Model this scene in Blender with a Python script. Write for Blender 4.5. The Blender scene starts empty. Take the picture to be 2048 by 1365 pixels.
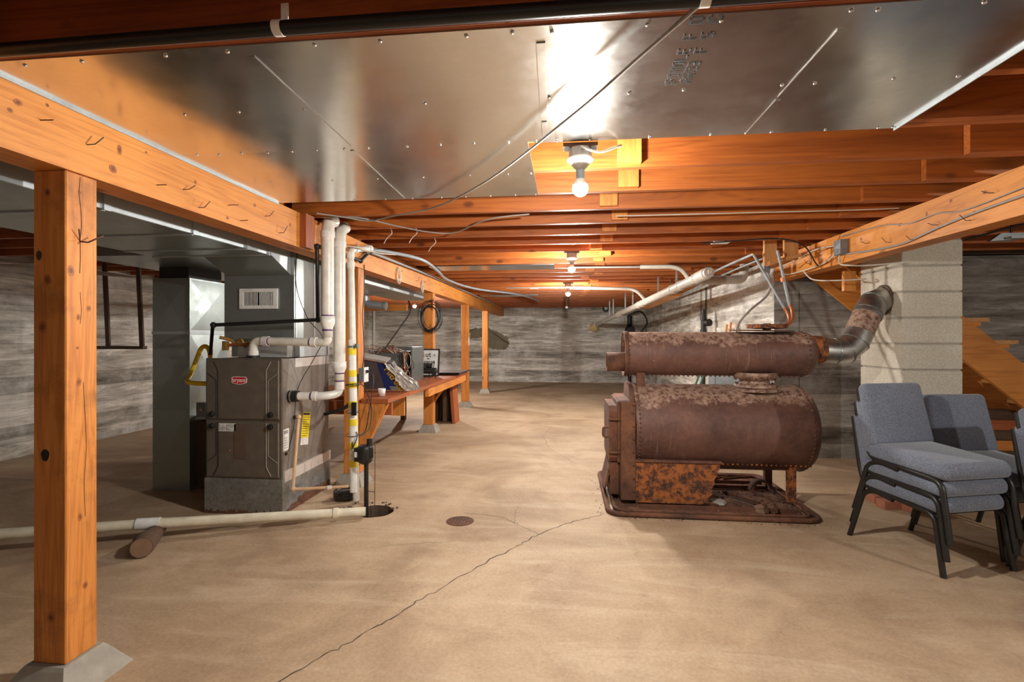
import bpy, bmesh, math, random
from mathutils import Vector, Matrix
random.seed(7)
C = bpy.context.scene.collection
PI = math.pi
# ------------------------------------------------------------------ camera
cam_d = bpy.data.cameras.new('camera'); cam = bpy.data.objects.new('camera', cam_d); C.objects.link(cam)
cam.location = (0, 0, 1.30); cam.rotation_euler = (PI/2, 0, math.radians(6.15))
cam_d.sensor_width = 36; cam_d.lens = 36*1005/2048; cam_d.shift_y = -7.5/2048
cam_d.clip_start = 0.02; cam_d.clip_end = 60
bpy.context.scene.camera = cam
# ------------------------------------------------------------------ world and exposure
w = bpy.data.worlds.new('world'); bpy.context.scene.world = w; w.use_nodes = True
w.node_tree.nodes['Background'].inputs[0].default_value = (0.9, 0.93, 1, 1)
w.node_tree.nodes['Background'].inputs[1].default_value = 0.0
vs = bpy.context.scene.view_settings
vs.view_transform = 'Standard'; vs.look = 'None'; vs.gamma = 1; vs.use_curve_mapping = False
vs.exposure = 2.0
# bare bulbs: (x, y, z of globe centre, radiant power in W); their globes are built further down
BULBS = [(0.062, 2.235, 1.955, 26), (0.055, 5.01, 1.975, 28), (0.03, 7.845, 1.972, 34), (-3.05, 9.9, 1.93, 36)]
BULB_R = 0.034
# unseen lamps: rear one added as fill, right-bay bulb inferred from shadows
for nm, loc, p, r in (('rear_fill', (2.0, -0.9, 1.95), 5, .05), ('lamp_right_bay', (3.7, 0.6, 1.95), 32, .04)):
    ld = bpy.data.lights.new(nm, 'POINT'); ld.energy = p; ld.shadow_soft_size = r; ld.color = (1, .97, .92)
    lo = bpy.data.objects.new(nm, ld); lo.location = loc; C.objects.link(lo)

# ------------------------------------------------------------------ materials
MATS = {}
def nodes(name):
    m = bpy.data.materials.new(name); m.use_nodes = True; nt = m.node_tree
    b = nt.nodes['Principled BSDF']; MATS[name] = m
    return m, nt, b
def N(nt, t, **k):
    n = nt.nodes.new(t)
    for a, v in k.items():
        if a.startswith('i_'): n.inputs[a[2:].replace('_', ' ')].default_value = v
        elif isinstance(a, str): setattr(n, a, v)
    return n
def L(nt, a, b): nt.links.new(a, b)
def coords(nt, scale=(1,1,1), rnd=True):
    tc = N(nt, 'ShaderNodeTexCoord'); mp = N(nt, 'ShaderNodeMapping'); mp.inputs['Scale'].default_value = scale
    if rnd:
        oi = N(nt, 'ShaderNodeObjectInfo'); mu = N(nt, 'ShaderNodeMath', operation='MULTIPLY'); mu.inputs[1].default_value = 37
        L(nt, oi.outputs['Random'], mu.inputs[0])
        ad = N(nt, 'ShaderNodeVectorMath', operation='ADD'); L(nt, tc.outputs['Object'], ad.inputs[0]); L(nt, mu.outputs[0], ad.inputs[1])
        L(nt, ad.outputs[0], mp.inputs['Vector'])
    else: L(nt, tc.outputs['Object'], mp.inputs['Vector'])
    return mp.outputs[0]
def ramp(nt, fac, stops):
    r = N(nt, 'ShaderNodeValToRGB'); e = r.color_ramp.elements
    while len(e) < len(stops): e.new(0.5)
    for x, (p, c) in zip(e, stops):
        x.position = p; x.color = (*c, 1) if len(c) == 3 else c
    L(nt, fac, r.inputs[0]); return r.outputs[0]
def noise(nt, v, s, d=6, r=.6, dist=0):
    n = N(nt, 'ShaderNodeTexNoise'); n.inputs['Scale'].default_value = s; n.inputs['Detail'].default_value = d
    n.inputs['Roughness'].default_value = r; n.inputs['Distortion'].default_value = dist; L(nt, v, n.inputs['Vector']); return n.outputs['Fac']
def mix(nt, f, a, b, mode='MIX'):
    m = N(nt, 'ShaderNodeMix', data_type='RGBA', blend_type=mode)
    for s, v in ((m.inputs[0], f), (m.inputs[6], a), (m.inputs[7], b)):
        if isinstance(v, (int, float)): s.default_value = v
        elif isinstance(v, tuple): s.default_value = (*v, 1)
        else: L(nt, v, s)
    return m.outputs[2]
def bump(nt, b, h, s, d=.01):
    n = N(nt, 'ShaderNodeBump'); n.inputs['Strength'].default_value = s; n.inputs['Distance'].default_value = d
    L(nt, h, n.inputs['Height']); L(nt, n.outputs[0], b.inputs['Normal'])
def flat(name, col, rough=.5, metal=0, spec=None):
    m, nt, b = nodes(name); b.inputs['Base Color'].default_value = (*col, 1)
    b.inputs['Roughness'].default_value = rough; b.inputs['Metallic'].default_value = metal
    v = coords(nt, rnd=False); f = noise(nt, v, 14, 4)
    c = ramp(nt, f, [(.3, tuple(x*.82 for x in col)), (.7, tuple(min(1, x*1.08) for x in col))])
    L(nt, c, b.inputs['Base Color'])
    return m
def wood(name, axis, light, mid, dark, rough=.55, stain=0.0):
    m, nt, b = nodes(name)
    sc = [1, 1, 1]; sc[axis] = .07
    v = coords(nt, tuple(sc))
    n1 = noise(nt, v, 5.5, 4, .55, 1.4)
    wv = N(nt, 'ShaderNodeMath', operation='MULTIPLY'); wv.inputs[1].default_value = 16; L(nt, n1, wv.inputs[0])
    fr = N(nt, 'ShaderNodeMath', operation='PINGPONG'); fr.inputs[1].default_value = 1; L(nt, wv.outputs[0], fr.inputs[0])
    n2 = noise(nt, v, 90, 3, .6)
    c1 = ramp(nt, fr.outputs[0], [(0, light), (.62, mid), (1, dark)])
    c2 = mix(nt, .5, c1, ramp(nt, n2, [(.3, mid), (.7, light)]))
    # knots
    s2 = [1, 1, 1]; s2[axis] = .55
    v2 = coords(nt, tuple(s2))
    vo = N(nt, 'ShaderNodeTexVoronoi'); vo.inputs['Scale'].default_value = 4.2; L(nt, v2, vo.inputs['Vector'])
    k = ramp(nt, vo.outputs['Distance'], [(0, (.85,.85,.85)), (.07, (.7,.7,.7)), (.12, (0,0,0))])
    c3 = mix(nt, k, c2, tuple(x*.45 for x in dark))
    # big tone variation
    v3 = coords(nt, (1,1,1)); n3 = noise(nt, v3, 1.3, 2, .5)
    c4 = mix(nt, 1.0, c3, ramp(nt, n3, [(.3, (.82,.78,.74)), (.7, (1.1,1.08,1.04))]), 'MULTIPLY')
    if stain:
        n4 = noise(nt, v3, 3.1, 8, .7); c4 = mix(nt, ramp(nt, n4, [(.52, (0,0,0)), (.7, (stain,)*3)]), c4, tuple(x*.35 for x in dark))
    L(nt, c4, b.inputs['Base Color']); b.inputs['Roughness'].default_value = rough
    bump(nt, b, n2, .25, .003)
    return m
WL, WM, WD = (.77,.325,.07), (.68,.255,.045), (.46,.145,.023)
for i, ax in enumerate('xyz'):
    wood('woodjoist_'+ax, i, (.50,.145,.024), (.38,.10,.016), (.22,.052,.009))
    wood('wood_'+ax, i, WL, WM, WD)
    wood('woodred_'+ax, i, (.44,.125,.035), (.33,.085,.024), (.2,.048,.014), stain=.3)
    wood('woodpost_'+ax, i, (.74,.30,.065), (.62,.22,.042), (.40,.12,.02), stain=.55)
    wood('wooddark_'+ax, i, (.13,.07,.035), (.08,.045,.025), (.04,.025,.015), stain=.4)
    wood('woodpale_'+ax, i, (.72,.40,.16), (.60,.30,.11), (.42,.19,.07))
# concrete floor
m, nt, b = nodes('floor_concrete')
v = coords(nt, rnd=False)
n1 = noise(nt, v, .75, 6, .62, .9); n2 = noise(nt, v, 2.1, 9, .72, .6); n3 = noise(nt, v, 60, 4, .7)
c = ramp(nt, n1, [(.36, (.27,.17,.095)), (.5, (.44,.30,.18)), (.64, (.55,.40,.26))])
c = mix(nt, ramp(nt, n2, [(.32, (.7,.7,.7)), (.5, (.12,.12,.12)), (.62, (0,0,0))]), c, (.24,.13,.065))
vs_ = coords(nt, (.35,1.8,1), rnd=False); n5 = noise(nt, vs_, 2.2, 6, .65, 1.2)
c = mix(nt, ramp(nt, n5, [(.50, (0,0,0)), (.72, (.5,.5,.5))]), c, (.66,.53,.38))
c = mix(nt, .3, c, ramp(nt, n3, [(.3, (.26,.18,.11)), (.7, (.60,.46,.32))]))
vo = N(nt, 'ShaderNodeTexVoronoi'); vo.inputs['Scale'].default_value = 5; L(nt, v, vo.inputs['Vector'])
c = mix(nt, ramp(nt, vo.outputs['Distance'], [(0, (.8,.8,.8)), (.035, (0,0,0))]), c, (.07,.04,.025))
L(nt, c, b.inputs['Base Color']); b.inputs['Roughness'].default_value = .72
bump(nt, b, n3, .12, .004)
# board-formed concrete walls, boards along x or y
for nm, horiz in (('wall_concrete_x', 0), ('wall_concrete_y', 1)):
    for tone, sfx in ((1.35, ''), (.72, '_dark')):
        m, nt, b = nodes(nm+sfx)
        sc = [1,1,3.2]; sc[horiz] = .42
        v = coords(nt, tuple(sc), rnd=False); vv = coords(nt, rnd=False)
        tc = N(nt, 'ShaderNodeTexCoord'); sp = N(nt, 'ShaderNodeSeparateXYZ'); L(nt, tc.outputs['Object'], sp.inputs[0])
        nw = noise(nt, vv, .8, 2); a = N(nt, 'ShaderNodeMath', operation='MULTIPLY_ADD'); a.inputs[1].default_value = .035; L(nt, nw, a.inputs[0]); L(nt, sp.outputs[2], a.inputs[2])
        d_ = N(nt, 'ShaderNodeMath', operation='DIVIDE'); d_.inputs[1].default_value = .178; L(nt, a.outputs[0], d_.inputs[0])
        fl = N(nt, 'ShaderNodeMath', operation='FLOOR'); L(nt, d_.outputs[0], fl.inputs[0])
        fc = N(nt, 'ShaderNodeMath', operation='FRACT'); L(nt, d_.outputs[0], fc.inputs[0])
        wn = N(nt, 'ShaderNodeTexWhiteNoise', noise_dimensions='1D'); L(nt, fl.outputs[0], wn.inputs['W'])
        n1 = noise(nt, v, 3.2, 10, .74, .6); n2 = noise(nt, vv, .9, 6, .7); n3 = noise(nt, vv, 30, 5, .7)
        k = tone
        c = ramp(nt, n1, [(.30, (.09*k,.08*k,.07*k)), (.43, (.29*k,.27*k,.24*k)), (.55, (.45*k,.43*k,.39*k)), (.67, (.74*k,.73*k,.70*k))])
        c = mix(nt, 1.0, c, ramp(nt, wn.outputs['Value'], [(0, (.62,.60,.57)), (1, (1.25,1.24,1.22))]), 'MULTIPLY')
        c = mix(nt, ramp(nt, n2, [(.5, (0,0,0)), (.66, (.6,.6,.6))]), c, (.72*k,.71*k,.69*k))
        c = mix(nt, ramp(nt, fc.outputs[0], [(0, (.5,.5,.5)), (.045, (0,0,0)), (.97, (0,0,0)), (1, (.45,.45,.45))]), c, (.08*k,.07*k,.06*k))
        vo = N(nt, 'ShaderNodeTexVoronoi'); vo.inputs['Scale'].default_value = 9; L(nt, v, vo.inputs['Vector'])
        c = mix(nt, ramp(nt, vo.outputs['Distance'], [(0, (.8,.8,.8)), (.1, (0,0,0))]), c, (.05,.045,.04))
        L(nt, c, b.inputs['Base Color']); b.inputs['Roughness'].default_value = .9
        hh = N(nt, 'ShaderNodeMath', operation='ADD'); L(nt, n3, hh.inputs[0]); L(nt, wn.outputs['Value'], hh.inputs[1])
        bump(nt, b, hh.outputs[0], .5, .012)
# galvanised sheet
def galv(name, col=(.72,.73,.71), rough=.2, spangle=.05, dirt=0.0, met=1.0):
    m, nt, b = nodes(name); b.inputs['Metallic'].default_value = met
    v = coords(nt, rnd=False)
    vo = N(nt, 'ShaderNodeTexVoronoi'); vo.inputs['Scale'].default_value = 55; L(nt, v, vo.inputs['Vector'])
    n0 = noise(nt, v, .9, 2, .4, .3); n1 = noise(nt, v, 1.1, 3, .5, .5); n2 = noise(nt, v, 9, 6, .75)
    c = mix(nt, .5, ramp(nt, vo.outputs['Color'], [(0, tuple(x*(1-spangle) for x in col)), (1, tuple(min(1,x*(1+spangle)) for x in col))]),
            ramp(nt, n1, [(.3, tuple(x*.93 for x in col)), (.7, tuple(min(1,x*1.05) for x in col))]))
    if dirt: c = mix(nt, ramp(nt, n2, [(.5, (0,0,0)), (.72, (dirt,)*3)]), c, (.78,.79,.78))
    L(nt, c, b.inputs['Base Color'])
    r = ramp(nt, n2, [(.35, (rough*.9,)*3), (.7, (rough*1.25,)*3)]); L(nt, r, b.inputs['Roughness'])
    bump(nt, b, n0, .10, .012)
    return m
galv('galvanised'); galv('galvanised_side', (.50,.55,.58), .42, .12, .1, .6); galv('galvanised_base', (.42,.45,.47), .5, .35, .5)
galv('galvanised_duct', (.34,.38,.37), .33, .08, .0, .75)
galv('flue_metal', (.46,.45,.42), .38, .1, .3)
galv('foil_tape', (.80,.77,.75), .3, .1, 0, .45)
# rust
def rust(name, stops, sc=4, rough=.85, metal=0.0):
    m, nt, b = nodes(name); v = coords(nt, rnd=False)
    n1 = noise(nt, v, sc, 10, .78, .3); n2 = noise(nt, v, sc*9, 5, .7)
    f = N(nt, 'ShaderNodeMath', operation='MULTIPLY_ADD'); f.inputs[1].default_value = .25; L(nt, n2, f.inputs[0]); L(nt, n1, f.inputs[2])
    c = ramp(nt, f.outputs[0], stops); L(nt, c, b.inputs['Base Color']); b.inputs['Roughness'].default_value = rough; b.inputs['Metallic'].default_value = metal
    bump(nt, b, n2, .35, .004); return m, nt, b, c, v, n1
rust('rust_dark', [(.45,(.045,.022,.015)), (.6,(.11,.045,.025)), (.75,(.19,.075,.035))])
rust('rust_bright', [(.54,(.05,.024,.017)), (.61,(.15,.05,.02)), (.68,(.40,.12,.022)), (.76,(.30,.10,.035)), (.84,(.50,.33,.24))], 16)
rust('rust_debris', [(.42,(.03,.017,.012)), (.58,(.11,.05,.03)), (.7,(.2,.09,.045)), (.85,(.33,.26,.2))], 12)
def drum_mat(name, z_top, z_mid):
    m, nt, b, c, v, n1 = rust(name, [(.46,(.075,.036,.028)), (.6,(.125,.058,.042)), (.8,(.19,.09,.06))], 3, .55, .1)
    tc = N(nt, 'ShaderNodeTexCoord'); sp = N(nt, 'ShaderNodeSeparateXYZ'); L(nt, tc.outputs['Object'], sp.inputs[0])
    # dust and flaked paint settled on the upper side of the drum
    a = N(nt, 'ShaderNodeMapRange'); a.inputs[1].default_value = z_mid; a.inputs[2].default_value = z_top; L(nt, sp.outputs[2], a.inputs[0])
    s = N(nt, 'ShaderNodeMath', operation='MULTIPLY_ADD'); s.inputs[1].default_value = 1.9; s.inputs[2].default_value = -1.22
    n5 = noise(nt, v, 5, 9, .75); L(nt, n5, s.inputs[0])
    t = N(nt, 'ShaderNodeMath', operation='ADD'); L(nt, a.outputs[0], t.inputs[0]); L(nt, s.outputs[0], t.inputs[1])
    f = ramp(nt, t.outputs[0], [(.22, (0,0,0)), (.34, (.85,.85,.85)), (.8, (.95,.95,.95))])
    n6 = noise(nt, v, 26, 6, .7)
    c2 = mix(nt, f, c, ramp(nt, n6, [(.40,(.13,.06,.04)), (.48,(.31,.19,.135)), (.68,(.50,.36,.27))]))
    n7 = noise(nt, v, 11, 9, .8)
    c3 = mix(nt, ramp(nt, n7, [(.655,(0,0,0)), (.68,(.9,.9,.9))]), c2, (.55,.42,.30))
    v8 = coords(nt, (34,2.2,2.2), rnd=False); n8 = noise(nt, v8, 1.6, 4, .55, .4); n9 = noise(nt, v, 2.2, 3)
    sc_ = mix(nt, 1.0, ramp(nt, n8, [(.60,(0,0,0)), (.66,(.5,.5,.5))]), ramp(nt, n9, [(.45,(0,0,0)), (.6,(1,1,1))]), 'MULTIPLY')
    c3 = mix(nt, sc_, c3, (.30,.19,.14))
    L(nt, c3, b.inputs['Base Color'])
drum_mat('rust_drum_upper', 1.34, 1.17); drum_mat('rust_drum_lower', .91, .66)
# block chimney
m, nt, b = nodes('block'); v = coords(nt, rnd=False)
n1 = noise(nt, v, 3, 5, .6); n2 = noise(nt, v, 120, 4, .8)
c = ramp(nt, n1, [(.3,(.52,.47,.37)), (.7,(.70,.65,.54))]); c = mix(nt, .55, c, ramp(nt, n2, [(.35,(.33,.29,.22)), (.65,(.85,.80,.68))]))
L(nt, c, b.inputs['Base Color']); b.inputs['Roughness'].default_value = .95; bump(nt, b, n2, .8, .006)
# fabric
m, nt, b = nodes('fabric'); v = coords(nt)
n1 = noise(nt, v, 150, 3, .9); n2 = noise(nt, v, 5, 4)
c = mix(nt, .3, ramp(nt, n1, [(.36,(.045,.055,.08)), (.64,(.25,.285,.36))]), ramp(nt, n2, [(.3,(.12,.135,.17)), (.7,(.20,.22,.27))]))
L(nt, c, b.inputs['Base Color']); b.inputs['Roughness'].default_value = .95; bump(nt, b, n1, .5, .002)
b.inputs['Sheen Weight'].default_value = .3
flat('black_paint', (.018,.017,.016), .38); flat('black_iron', (.03,.028,.027), .5, .4); flat('black_pipe', (.012,.012,.014), .35)
flat('pvc', (.80,.77,.69), .3); flat('pvc_dull', (.50,.455,.39), .4); flat('strap', (.35,.34,.32), .4, .6); flat('pvc_fit', (.84,.82,.77), .28); flat('pvc_old', (.78,.72,.56), .4); flat('purple', (.14,.05,.16), .4); flat('tan_pipe', (.72,.47,.27), .4)
flat('taupe', (.155,.128,.10), .42, .2); flat('taupe_lit_edge', (.42,.38,.32), .4, .2); flat('taupe_side', (.26,.23,.20), .45, .3)
flat('white', (.8,.8,.78), .5); flat('white_gloss', (.85,.84,.80), .3); flat('red', (.62,.02,.03), .4); flat('yellow', (.85,.66,.02), .5); flat('yellow_pipe', (.9,.6,.01), .4)
flat('grey_box', (.22,.25,.27), .5, .3); flat('grey_pipe', (.30,.33,.35), .45); flat('cable_grey', (.34,.31,.28), .5); flat('cable_white', (.62,.58,.50), .5); flat('cable_black', (.02,.02,.02), .5)
flat('copper', (.50,.18,.08), .4, .6); flat('brass', (.55,.32,.08), .4, .7); flat('nail', (.14,.07,.045), .6, .3); flat('screw', (.8,.8,.8), .25, 1)
flat('blue', (.02,.05,.22), .35); flat('bag_plastic', (.50,.47,.43), .22); flat('bag_grey', (.13,.12,.13), .35); flat('ink_and_shade', (.015,.015,.015), .6); flat('orange_ink', (.75,.16,.04), .5); flat('gold_ink', (.78,.55,.03), .5)
flat('grey_metal', (.24,.26,.25), .35, .6); flat('footing', (.36,.33,.28), .95); flat('brick', (.42,.16,.09), .9); flat('bark', (.13,.075,.045), .9); flat('log_end', (.25,.15,.09), .9)
flat('deck', (.09,.045,.025), .9); flat('foam', (.65,.48,.20), .9); flat('green', (.05,.16,.10), .6); flat('crack', (.06,.04,.03), .95); flat('dusty_brown', (.12,.075,.05), .8); flat('socket_black', (.01,.01,.01), .4)
m, nt, b = nodes('clear_plastic'); b.inputs['Base Color'].default_value = (.9,.9,.88,1); b.inputs['Roughness'].default_value = .12; b.inputs['Alpha'].default_value = .35
def emis(name, s):
    m, nt, b = nodes(name); b.inputs['Base Color'].default_value = (1,1,1,1); b.inputs['Emission Color'].default_value = (1,.965,.90,1); b.inputs['Emission Strength'].default_value = s
    return m

# ------------------------------------------------------------------ mesh builder
class MB:
    def __init__(s): s.v = []; s.f = []; s.m = []; s.mats = []; s.sm = []
    def mi(s, m):
        if m not in s.mats: s.mats.append(m)
        return s.mats.index(m)
    def add(s, vs, fs, m, smooth=False, M=None):
        o = len(s.v)
        for p in vs: s.v.append(tuple(M @ Vector(p)) if M else tuple(p))
        k = s.mi(m)
        for f in fs: s.f.append([i+o for i in f]); s.m.append(k); s.sm.append(smooth)
        return s
    def box(s, x0, x1, y0, y1, z0, z1, m, M=None, bev=0, seg=2, smooth=False):
        if bev:
            bm = bmesh.new(); bmesh.ops.create_cube(bm, size=1)
            for q in bm.verts: q.co = Vector(((x0+x1)/2+q.co.x*(x1-x0), (y0+y1)/2+q.co.y*(y1-y0), (z0+z1)/2+q.co.z*(z1-z0)))
            bmesh.ops.bevel(bm, geom=bm.edges[:], offset=bev, segments=seg, profile=.5, affect='EDGES')
            bm.verts.index_update()
            s.add([q.co[:] for q in bm.verts], [[q.index for q in f.verts] for f in bm.faces], m, smooth, M); bm.free(); return s
        vs = [(x,y,z) for x in (x0,x1) for y in (y0,y1) for z in (z0,z1)]
        return s.add(vs, [(0,1,3,2),(4,6,7,5),(0,4,5,1),(2,3,7,6),(0,2,6,4),(1,5,7,3)], m, False, M)
    def tube(s, pts, r, m, n=10, cap=True, smooth=True, M=None, rs=None, square=False):
        pts = [Vector(p) for p in pts]; k = len(pts)
        T = []
        for i in range(k):
            a = pts[max(i-1,0)]; b_ = pts[min(i+1,k-1)]; T.append((b_-a).normalized())
        up = Vector((0,0,1)) if abs(T[0].z) < .9 else Vector((0,1,0))
        nrm = (up - T[0]*up.dot(T[0])).normalized(); vs = []
        for i in range(k):
            nrm = (nrm - T[i]*nrm.dot(T[i])).normalized(); bi = T[i].cross(nrm)
            rr = rs[i] if rs else r
            # widen at bends so the tube keeps its width
            if 0 < i < k-1:
                cs = (pts[i]-pts[i-1]).normalized().dot((pts[i+1]-pts[i]).normalized()); wd = 1/max(.6, math.sqrt((1+cs)/2))
            else: wd = 1
            for j in range(n):
                a = 2*PI*(j+(.5 if square else 0))/n
                vs.append(pts[i] + (nrm*math.cos(a)+bi*math.sin(a))*rr)
        fs = [(i*n+j, i*n+(j+1)%n, (i+1)*n+(j+1)%n, (i+1)*n+j) for i in range(k-1) for j in range(n)]
        s.add(vs, fs, m, smooth and not square, M)
        if cap:
            s.add(vs[:n], [tuple(range(n-1,-1,-1))], m, False, M); s.add(vs[-n:], [tuple(range(n))], m, False, M)
        return s
    def cyl(s, a, b, r, m, n=20, r2=None, cap=True):
        return s.tube([a, b], r, m, n, cap, True, None, [r, r if r2 is None else r2])
    def lathe(s, prof, m, n=24, M=None, smooth=True):
        vs = [(r*math.cos(2*PI*j/n), r*math.sin(2*PI*j/n), z) for r, z in prof for j in range(n)]
        fs = [(i*n+j, i*n+(j+1)%n, (i+1)*n+(j+1)%n, (i+1)*n+j) for i in range(len(prof)-1) for j in range(n)]
        return s.add(vs, fs, m, smooth, M)
    def prism(s, poly, ax, a, b, m, M=None):
        """polygon in the plane normal to axis ax, extruded from a to b"""
        def p3(u, v_, t): return {0:(t,u,v_), 1:(u,t,v_), 2:(u,v_,t)}[ax]
        n = len(poly); vs = [p3(u,v_,a) for u,v_ in poly]+[p3(u,v_,b) for u,v_ in poly]
        fs = [tuple(range(n)), tuple(range(2*n-1,n-1,-1))]+[(i,(i+1)%n,n+(i+1)%n,n+i) for i in range(n)]
        return s.add(vs, fs, m, False, M)
    def sphere(s, c, r, m, n=12, sz=1):
        prof = [(max(1e-4, r*math.sin(PI*i/n)), -r*sz*math.cos(PI*i/n)) for i in range(n+1)]
        return s.lathe(prof, m, 2*n, Matrix.Translation(c))
def obj(name, mb, parent=None, loc=None):
    me = bpy.data.meshes.new(name)
    o = bpy.data.objects.new(name, me)
    off = Vector(loc) if loc else Vector((0,0,0))
    me.from_pydata([tuple(Vector(p)-off) for p in mb.v], [], mb.f)
    for k in mb.mats: me.materials.append(MATS[k])
    me.polygons.foreach_set('material_index', mb.m); me.polygons.foreach_set('use_smooth', mb.sm)
    bm = bmesh.new(); bm.from_mesh(me); bmesh.ops.recalc_face_normals(bm, faces=bm.faces[:]); bm.to_mesh(me); bm.free()
    me.update(); C.objects.link(o)
    if parent: o.parent = parent
    if loc: o.location = loc
    return o
def tag(o, label=None, cat=None, group=None, kind=None):
    if label: o['label'] = label
    if cat: o['category'] = cat
    if group: o['group'] = group
    if kind: o['kind'] = kind
    return o
def thing(name, label, cat, loc=(0,0,0), rz=0, group=None):
    o = bpy.data.objects.new(name, None); C.objects.link(o); o.location = loc; o.rotation_euler = (0,0,rz); o.empty_display_size = .1
    return tag(o, label, cat, group)
def part(name, mb, par, label=None):
    """part given in world coordinates under an empty at par.location (no rotation)"""
    o = obj(name, mb); o.parent = par
    o.location = tuple(-Vector(par.location)) if par.type == 'EMPTY' else (0,0,0)
    if label: o['label'] = label
    return o
def copy_tree(o, parent=None):
    c = o.copy(); C.objects.link(c); c.parent = parent
    for ch in list(o.children): copy_tree(ch, c)
    return c
def struct(name, mb): return tag(obj(name, mb), kind='structure')
def text_mb(txt, size, m, M, depth=.0008, align='CENTER', bold=0.0):
    cu = bpy.data.curves.new('t', 'FONT'); cu.body = txt; cu.size = size; cu.extrude = depth; cu.align_x = align; cu.align_y = 'CENTER'; cu.offset = bold
    o = bpy.data.objects.new('t', cu); C.objects.link(o)
    me = bpy.data.meshes.new_from_object(o.evaluated_get(bpy.context.evaluated_depsgraph_get()))
    mb = MB(); mb.add([q.co[:] for q in me.vertices], [tuple(f.vertices) for f in me.polygons], m, False, M)
    bpy.data.objects.remove(o); bpy.data.curves.remove(cu); bpy.data.meshes.remove(me)
    return mb
def ordn(n): return '%d%s' % (n, {1:'st',2:'nd',3:'rd'}.get(n % 10 if n % 100 not in (11,12,13) else 0, 'th'))
def smooth_path(pts, sub=6):
    pts = [Vector(p) for p in pts]; out = []
    for i in range(len(pts)-1):
        p0 = pts[max(i-1,0)]; p1 = pts[i]; p2 = pts[i+1]; p3 = pts[min(i+2,len(pts)-1)]
        for k in range(sub):
            t = k/sub
            out.append(.5*((2*p1)+(p2-p0)*t+(2*p0-5*p1+4*p2-p3)*t*t+(3*p1-p0-3*p2+p3)*t**3))
    out.append(pts[-1]); return out
def fillet(pts, r, seg=6):
    pts = [Vector(p) for p in pts]; out = [pts[0]]
    for i in range(1, len(pts)-1):
        a = (pts[i-1]-pts[i]); b_ = (pts[i+1]-pts[i]); d = min(r, a.length*.49, b_.length*.49); a = pts[i]+a.normalized()*d; b_ = pts[i]+b_.normalized()*d
        for k in range(seg+1):
            t = k/seg; out.append(a*(1-t)**2+pts[i]*2*t*(1-t)+b_*t*t)
    out.append(pts[-1]); return out

# ------------------------------------------------------------------ room shell
XL, XR, YB, YF, ZC = -5.9, 2.24, 14.55, -2.6, 2.385
PIT = (-1.42, 3.62, .135)
fl = MB()
cx, cy, pr = PIT; hs = .3; n = 32
fl.box(XL-.2, cx-hs, YF-.2, YB+.2, -.25, 0, 'floor_concrete'); fl.box(cx+hs, 6.2, YF-.2, YB+.2, -.25, 0, 'floor_concrete')
fl.box(cx-hs, cx+hs, YF-.2, cy-hs, -.25, 0, 'floor_concrete'); fl.box(cx-hs, cx+hs, cy+hs, YB+.2, -.25, 0, 'floor_concrete')
ring = []; sq = []
for j in range(n):
    a = 2*PI*j/n+PI/4; k = 1/max(abs(math.cos(a)), abs(math.sin(a))); wob = 1+.03*math.sin(3*a+2)+.02*math.sin(7*a)
    ring.append((cx+pr*wob*math.cos(a), cy+pr*wob*math.sin(a), 0)); sq.append((cx+hs*k*math.cos(a), cy+hs*k*math.sin(a), 0))
fl.add(ring+sq, [(j, (j+1)%n, n+(j+1)%n, n+j) for j in range(n)], 'floor_concrete')
low = [(x, y, -.24) for x, y, z in ring]
fl.add(ring+low, [(j, (j+1)%n, n+(j+1)%n, n+j) for j in range(n)], 'dusty_brown'); fl.add(low, [tuple(range(n))], 'rust_debris')
fl_o = struct('floor', fl)
w_ = MB(); w_.box(XL-.25, XL, YF, YB+.25, 0, ZC, 'wall_concrete_y'); struct('wall_left', w_)
w_ = MB(); w_.box(XL-.25, 2.49, YB, YB+.25, 0, ZC, 'wall_concrete_x'); struct('wall_back', w_)
w_ = MB(); w_.box(XR, XR+.25, 5.72, YB, 0, 2.15, 'wall_concrete_y'); struct('wall_right', w_)
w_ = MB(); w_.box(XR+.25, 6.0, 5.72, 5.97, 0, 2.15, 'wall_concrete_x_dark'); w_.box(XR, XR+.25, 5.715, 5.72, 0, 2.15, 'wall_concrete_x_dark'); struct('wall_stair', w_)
w_ = MB(); w_.box(6.0, 6.25, YF, 5.97, 0, ZC, 'wall_concrete_y'); struct('wall_side', w_)
w_ = MB(); w_.box(XL-.25, 6.25, YF-.25, YF, 0, ZC, 'wall_concrete_x'); struct('wall_front', w_)
cl = MB()
y = YF-.2
while y < YB+.2:
    cl.box(XL-.25, 6.25, y, y+.138, ZC, ZC+.02, 'deck'); y += .14
cl.box(XL-.25, 6.25, YF-.25, YB+.25, ZC+.02, ZC+.05, 'deck')
struct('ceiling', cl)
# floor crack: a thin jagged groove line
def crack(pts, wd, seed):
    rnd = random.Random(seed); mb = MB(); P_ = []
    for a, b_ in zip(pts, pts[1:]):
        for k in range(10):
            t = k/10; P_.append((a[0]+(b_[0]-a[0])*t+rnd.uniform(-.012,.012), a[1]+(b_[1]-a[1])*t+rnd.uniform(-.012,.012)))
    P_.append(pts[-1]); vs = []
    for i, (x, y) in enumerate(P_):
        a = P_[max(i-1,0)]; b_ = P_[min(i+1,len(P_)-1)]; dx, dy = b_[0]-a[0], b_[1]-a[1]; l = math.hypot(dx,dy); nx, ny = -dy/l, dx/l
        w2 = wd*rnd.uniform(.35, 1.1); vs += [(x+nx*w2, y+ny*w2, .0008), (x-nx*w2, y-ny*w2, .0008)]
    mb.add(vs, [(2*i, 2*i+1, 2*i+3, 2*i+2) for i in range(len(P_)-1)], 'crack'); return mb
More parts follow.
